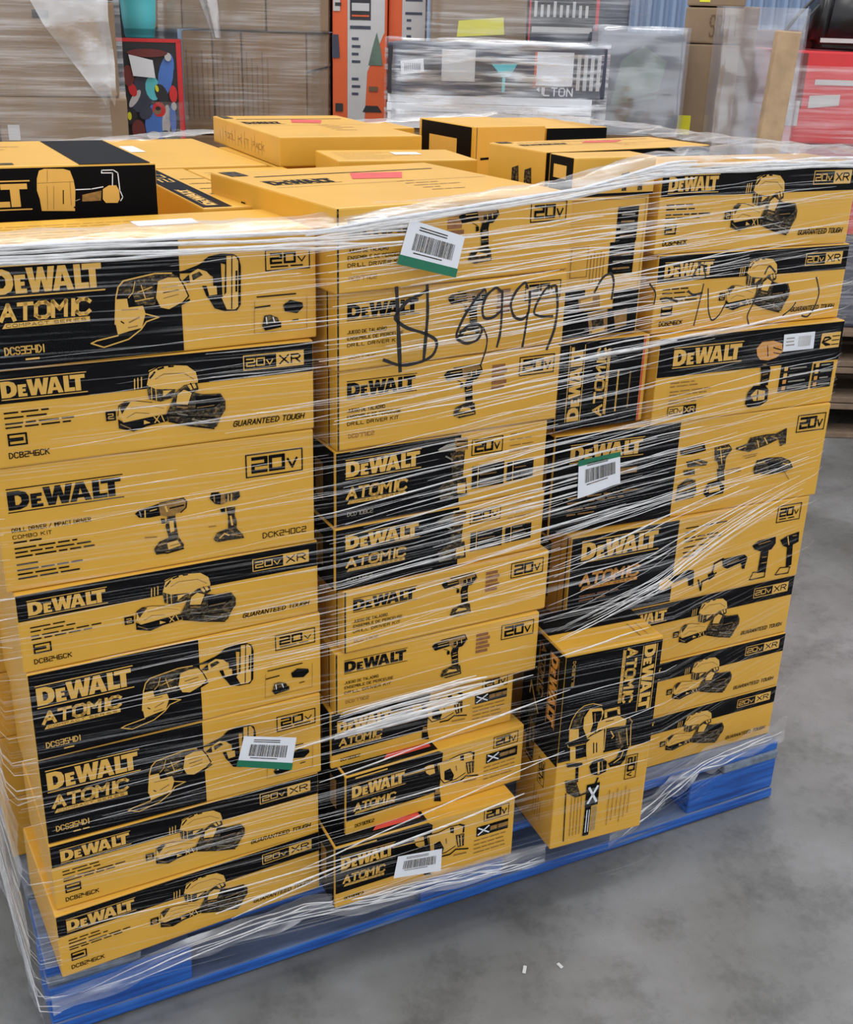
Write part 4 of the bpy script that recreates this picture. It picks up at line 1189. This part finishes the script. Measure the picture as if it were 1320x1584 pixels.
sheet('cloudy_wrap_sheet', -.94, -.36, 3.98, .9, 1.5, M['wrapA'], 'cloudy stretch film over the two rows of brown cartons')
v = []; f = []
for j in range(9):
    z = 1.33 - .16*j/8; h_ = .035*(1-.6*j/8)
    for i in range(4): s = -.75 + .004*j + h_*(i/3-.5)*2; v.append(tuple(row(s, 3.95 - .02*math.sin(i*1.05), z)))
for j in range(8):
    for i in range(3): a = j*4+i; f.append((a, a+1, a+5, a+4))
tag(mesh('hanging_wrap_tail', v, f, [M['flap']], smooth=True), 'twisted tail of film hanging before the upper brown cartons', 'wrap')
# orange and pale upright boxes
crate('cardboard_carton', -.355, -.05, 4.0, 4.5, 0, .898, M['brown2'], LB, 'carton', G0)
t = crate('power_tool_box', -.352, -.175, 4.0, 4.3, .9, 1.42, M['orange'], 'tall orange and grey tool box standing upright beside the brown cartons', 'box')
decal(t, 'printed_panel', M['pale'], 0, 0, 0, 0, .002, [(.05, .0), (.105, .0), (.115, .18), (.17, .3), (.17, .52), (.05, .52)])
decal(t, 'logo_plate', M['dark'], .058, .335, .125, .4, .003); decal(t, 'logo_lettering', M['pale'], .064, .362, .12, .385, .004); decal(t, 'logo_lettering', M['orange'], .064, .345, .12, .35, .004)
decal(t, 'printed_bar', M['slate'], .058, .308, .125, .318, .003)
for i in range(7): decal(t, 'printed_line', M['slate'], .064, .275-.023*i - (.03 if i > 3 else 0), .064+(.028 if i % 2 else .022), .283-.023*i - (.03 if i > 3 else 0), .003)
decal(t, 'printed_tool', M['green'], 0, 0, 0, 0, .003, [(.118, .2), (.165, .2), (.158, .25), (.145, .3), (.13, .25)])
decal(t, 'printed_tool', M['kraftdark'], 0, 0, 0, 0, .004, [(.12, .12), (.15, .12), (.15, .135), (.12, .135)])
decal(t, 'printed_tool', M['dark'], 0, 0, 0, 0, .003, [(.1, .055), (.165, .055), (.15, .075), (.11, .075)])
decal(t, 'printed_tool', M['slate'], 0, 0, 0, 0, .003, [(0, .22), (.025, .22), (.02, .29), (.0, .29)])
decal(t, 'printed_tool', M['dark'], .01, .055, .035, .08, .003); decal(t, 'logo_lettering', M['pale'], .004, .36, .026, .42, .003); decal(t, 'logo_lettering', M['dark'], .01, .375, .03, .385, .004); decal(t, 'logo_lettering', M['dark'], .01, .4, .03, .41, .004)
t = crate('power_tool_box', -.172, -.05, 4.03, 4.35, .9, 1.42, M['orange'], 'second tall orange and grey tool box, behind the white-wrapped box', 'box')
decal(t, 'printed_panel', M['pale'], .045, 0, .12, .52); decal(t, 'printed_bar', M['slate'], .055, .355, .11, .363, .003); decal(t, 'printed_bar', M['slate'], .055, .395, .11, .42, .003)
for i in range(5): decal(t, 'printed_line', M['slate'], .06, .335-.024*i, .075, .342-.024*i, .003)
# brown carton with the yellow sticker, dark boxed appliance
crate('cardboard_carton', -.04, .6, 3.9, 4.5, 0, 1.168, M['brown2'], LB, 'carton', G0)
c = crate('cardboard_carton', -.035, .268, 3.9, 4.4, 1.17, 1.45, M['brown'], 'brown carton with a bright yellow sticker above the white-wrapped box', 'carton')
decal(c, 'yellow_sticker', M['yel'], 0, 0, 0, 0, .003, [(.085, .025), (.235, .035), (.23, .085), (.09, .072)])
t = crate('appliance_box', .275, .59, 3.9, 4.4, 1.17, 1.45, M['slate'], 'dark appliance box with tall pale letters and a red edge line', 'box')
decal(t, 'printed_panel', M['dark'], 0, .05, .21, .28); decal(t, 'red_edge', M['red'], .208, .02, .218, .28, .003); decal(t, 'red_edge', M['red'], 0, .02, .005, .28, .003)
for i in range(9): decal(t, 'pale_lettering', M['pale'], .015+i*.02, .09, .024+i*.02, .09+.035*(1 if i % 3 else 1.3), .003)
decal(t, 'pale_band', M['pale'], .01, .045, .2, .062, .003)
sheet('cloudy_wrap_sheet', -.05, .66, 3.88, 1.17, 1.45, M['wrapA'], 'cloudy film over the yellow-stickered carton and the dark appliance box')
# white-wrapped wide box
crate('cardboard_carton', -.14, .44, 3.32, 3.85, 0, .965, M['brown2'], LB, 'carton', G0)
ps = empty('panel_stack', row(-.142, 3.3, .966), AYAW); tag(ps, 'stack of white flat panels under the wrapped wide appliance box', 'panel stack')
for i in range(4): box('panel', (.002*(i % 2), .003*(i % 2), i*.022), (.56, .5, i*.022+.021), M['W'], ps, .002)
t = crate('appliance_box', -.14, .45, 3.3, 3.75, 1.055, 1.185, M['slate'], 'wide slate and white appliance box under glossy white wrap', 'box')
decal(t, 'printed_panel', M['pale'], .145, .035, .235, .115); decal(t, 'printed_panel', M['dark'], .0, .0, .012, .12); decal(t, 'printed_panel', M['dark'], .05, .062, .14, .1)
decal(t, 'barcode_sticker', M['W'], 0, 0, 0, 0, .004, [(.036, .048), (.098, .056), (.095, .09), (.034, .083)])
for i in range(9): decal(t, 'barcode_bar', M['slate'], .045+i*.005, .058, .047+i*.005, .078, .005)
decal(t, 'printed_picture', M['turq'], 0, 0, 0, 0, .003, [(.28, .08), (.35, .085), (.33, .05), (.318, .05), (.318, .01), (.31, .01), (.31, .05)])
decal(t, 'printed_picture', M['dark'], 0, 0, 0, 0, .002, [(.235, .02), (.38, .02), (.385, .06), (.3, .05), (.27, .1), (.235, .09)])
decal(t, 'printed_panel', M['W'], .4, .03, .5, .115, .002); decal(t, 'red_line', M['orange'], .395, .025, .401, .115, .003)
p = Print(.59, .13); p.text('logo_lettering', 'W', .6, .04, .85, .19, 'HAMILTON', .16)
p.build(t, 'front', (.59, .45, .13))
for i in range(4): decal(t, 'pale_stripe', M['pale'], .51+i*.018, .02, .52+i*.018, .11, .003)
sheet('white_wrap_sheet', -.15, .46, 3.285, .975, 1.195, M['wrapB'], 'glossy white stretch film over the wide appliance box', wrapd=.4)
# murky bagged parcel
crate('cardboard_carton', .45, .7, 3.5, 3.9, 0, .95, M['brown2'], LB, 'carton', G0)
t = crate('bagged_parcel', .456, .7, 3.5, 3.85, .95, 1.225, M['slate'], 'grey-green parcel in a cloudy plastic bag, left of the tall brown column', 'parcel', None, .02)
decal(t, 'printed_patch', M['green'], 0, 0, 0, 0, .004, [(.04, .08), (.17, .1), (.19, .2), (.12, .24), (.06, .2)])
decal(t, 'printed_patch', M['dark'], 0, 0, 0, 0, .005, [(.09, .09), (.2, .12), (.205, .128), (.09, .1)])
decal(t, 'printed_patch', M['dark'], 0, 0, 0, 0, .005, [(0.01, .02), (.14, .02), (.14, .08), (.02, .06)])
sheet('grey_veil_sheet', .43, .71, 3.48, .95, 1.24, M['veil'], 'grey cloudy plastic bag round the grey-green parcel', wrapd=.3)
# tall brown column seen on its corner
q0 = row(.87, 3.58)
for k, (z0, z1, lb) in enumerate(((0, .9, LB), (.9, 1.2, 'tall column carton with a yellow sticker, seen on its corner'), (1.2, 1.298, 'upper carton of the tall brown column with marker writing'), (1.3, 1.42, 'topmost carton of the tall brown column, cut by the frame'))):
    c = box('cardboard_carton', (-.165, 0, 0), (0, .3, z1-z0-.002), M['brown'], None, .005, .001)
    c.location = q0 + Vector((0, 0, z0)); c.rotation_euler = (0, 0, AYAW - .22)
    tag(c, lb, 'carton', G0 if k == 0 else None)
    if k == 1: decal(c, 'yellow_sticker', M['yel'], -.16, .045, -.118, .1)
    if k == 2:
        p = Print(.16, .1); p.text('marker_writing', 'B', .45, .2, .9, .75, 'SR07', .06); p.tf = None
        for part, (v_, f_, mi_) in p.d.items(): mesh(part, [(x-.165, -e-.002, y) for x, y, e in v_], f_, [M['kraftdark']], c)
    if k == 3: decal(c, 'yellow_sticker', M['yel'], -.13, .01, -.1, .06)
c = crate('cardboard_carton', .88, 1.0, 3.92, 4.3, 0, 1.31, M['brown2'], 'dull brown carton tower behind the tall column, under a grey veil', 'carton')
sheet('grey_veil_sheet', .79, 1.06, 3.55, .9, 1.3, M['veil'], 'grey veil of film hanging at the right of the tall brown column')
# pale wooden post
t = box('wooden_post', (-.03, -.02, 0), (.03, .02, 1.24), M['wood'], None, .003)
t.location = row(.84, 3.2, 0); t.rotation_euler = (0, R(2.6), AYAW); tag(t, 'pale bare wooden post leaning beside the red wrapped load', 'post')
# red load on wooden pallets at right
def side_pallet(z, lb):
    e = empty('wooden_pallet', row(1.08, 3.6, z), AYAW); tag(e, lb, 'pallet')
    for y0 in (0, .45, .9):
        for x0 in (0, .5, 1.0): box('block', (x0, y0, .02), (x0+.12, y0+.1, .1), M['wood2'], e, .003)
    for y0 in (0, .45, .9): box('base_board', (0, y0, 0.001), (1.12, y0+.1, .02), M['wood2'], e, .003)
    for i in range(6): box('deck_board', (0, i*.175, .1), (1.12, i*.175+.125, .12), M['wood2'], e, .003)
side_pallet(0, 'bottom bare wooden pallet under the red load at the right edge')
side_pallet(.122, 'middle bare wooden pallet under the red load at the right edge')
side_pallet(.244, 'upper bare wooden pallet under the red load at the right edge')
crate('tool_case_box', 1.1, 2.1, 3.64, 4.5, .366, .66, M['slate'], 'grey wrapped box at the bottom of the red load', 'box')
crate('tool_case_box', 1.1, 2.1, 3.64, 4.5, .66, .93, M['red'], 'wide red box in the middle of the red load, mostly hidden', 'box')
t = crate('tool_case_box', 1.02, 2.1, 3.58, 4.5, .932, 1.19, M['red'], 'bright red box on top of the red load under streaky film', 'box')
decal(t, 'printed_panel', M['maroon'], 0, .1, .05, .25); decal(t, 'printed_panel', M['pale'], .005, .05, .045, .12, .003); decal(t, 'pale_lettering', M['pale'], 0, 0, 0, 0, .003, [(.07, .1), (.16, .11), (.16, .14), (.07, .135)]); decal(t, 'pale_lettering', M['pale'], .08, .165, .2, .18, .003)
t = crate('tool_case_box', 1.06, 1.17, 3.75, 4.3, 1.192, 1.245, M['maroon'], 'dark red low box behind the black bag', 'box')
sheet('red_load_film', .99, 1.6, 3.555, .4, 1.15, M['wrapA'], 'streaky clear film wound round the red load at right')
# black tool bag with strap
bm = bmesh.new(); bmesh.ops.create_cube(bm, size=1)
for v_ in bm.verts: v_.co = Vector((v_.co.x*.3*(1 - .18*(v_.co.z > 0)) + .15, v_.co.y*.2*(1 - .2*(v_.co.z > 0)) + .1, (v_.co.z+.5)*.2))
bmesh.ops.bevel(bm, geom=list(bm.edges), offset=.025, segments=3, affect='EDGES')
bmesh.ops.subdivide_edges(bm, edges=list(bm.edges), cuts=1)
for v_ in bm.verts: v_.co += Vector(noise.noise_vector(v_.co*14))*.006
for f_ in bm.faces: f_.smooth = True
me = bpy.data.meshes.new('tool_bag'); bm.to_mesh(me); bm.free()
bag = empty('tool_bag', row(1.098, 3.62, 1.192), AYAW); tag(bag, 'black soft tool bag with a strap on top of the red load', 'bag')
link('bag_body', me, [M['blackbag']], bag)
decal(bag, 'pale_lettering', M['pale'], .01, .02, .2, .032, .006); 
def tube(name, pts, r_, mat, par):
    cu = bpy.data.curves.new(name, 'CURVE'); cu.dimensions = '3D'; cu.bevel_depth = r_; cu.bevel_resolution = 2
    sp = cu.splines.new('POLY'); sp.points.add(len(pts)-1)
    for q_, p_ in zip(sp.points, pts): q_.co = (*p_, 1)
    ob = bpy.data.objects.new(name, cu); me_ = bpy.data.meshes.new_from_object(ob); bpy.data.objects.remove(ob)
    return link(name, me_, [mat], par)
tube('strap', [(.02, .05, .17), (-.02, .02, .135), (-.06, 0, .095), (-.085, 0, .06), (-.1, 0, .04)], .005, M['blackbag'], bag)
tube('strap', [(.0, .02, .12), (-.03, 0, .09), (-.045, -.01, .05), (-.04, -.02, .01)], .004, M['blackbag'], bag)
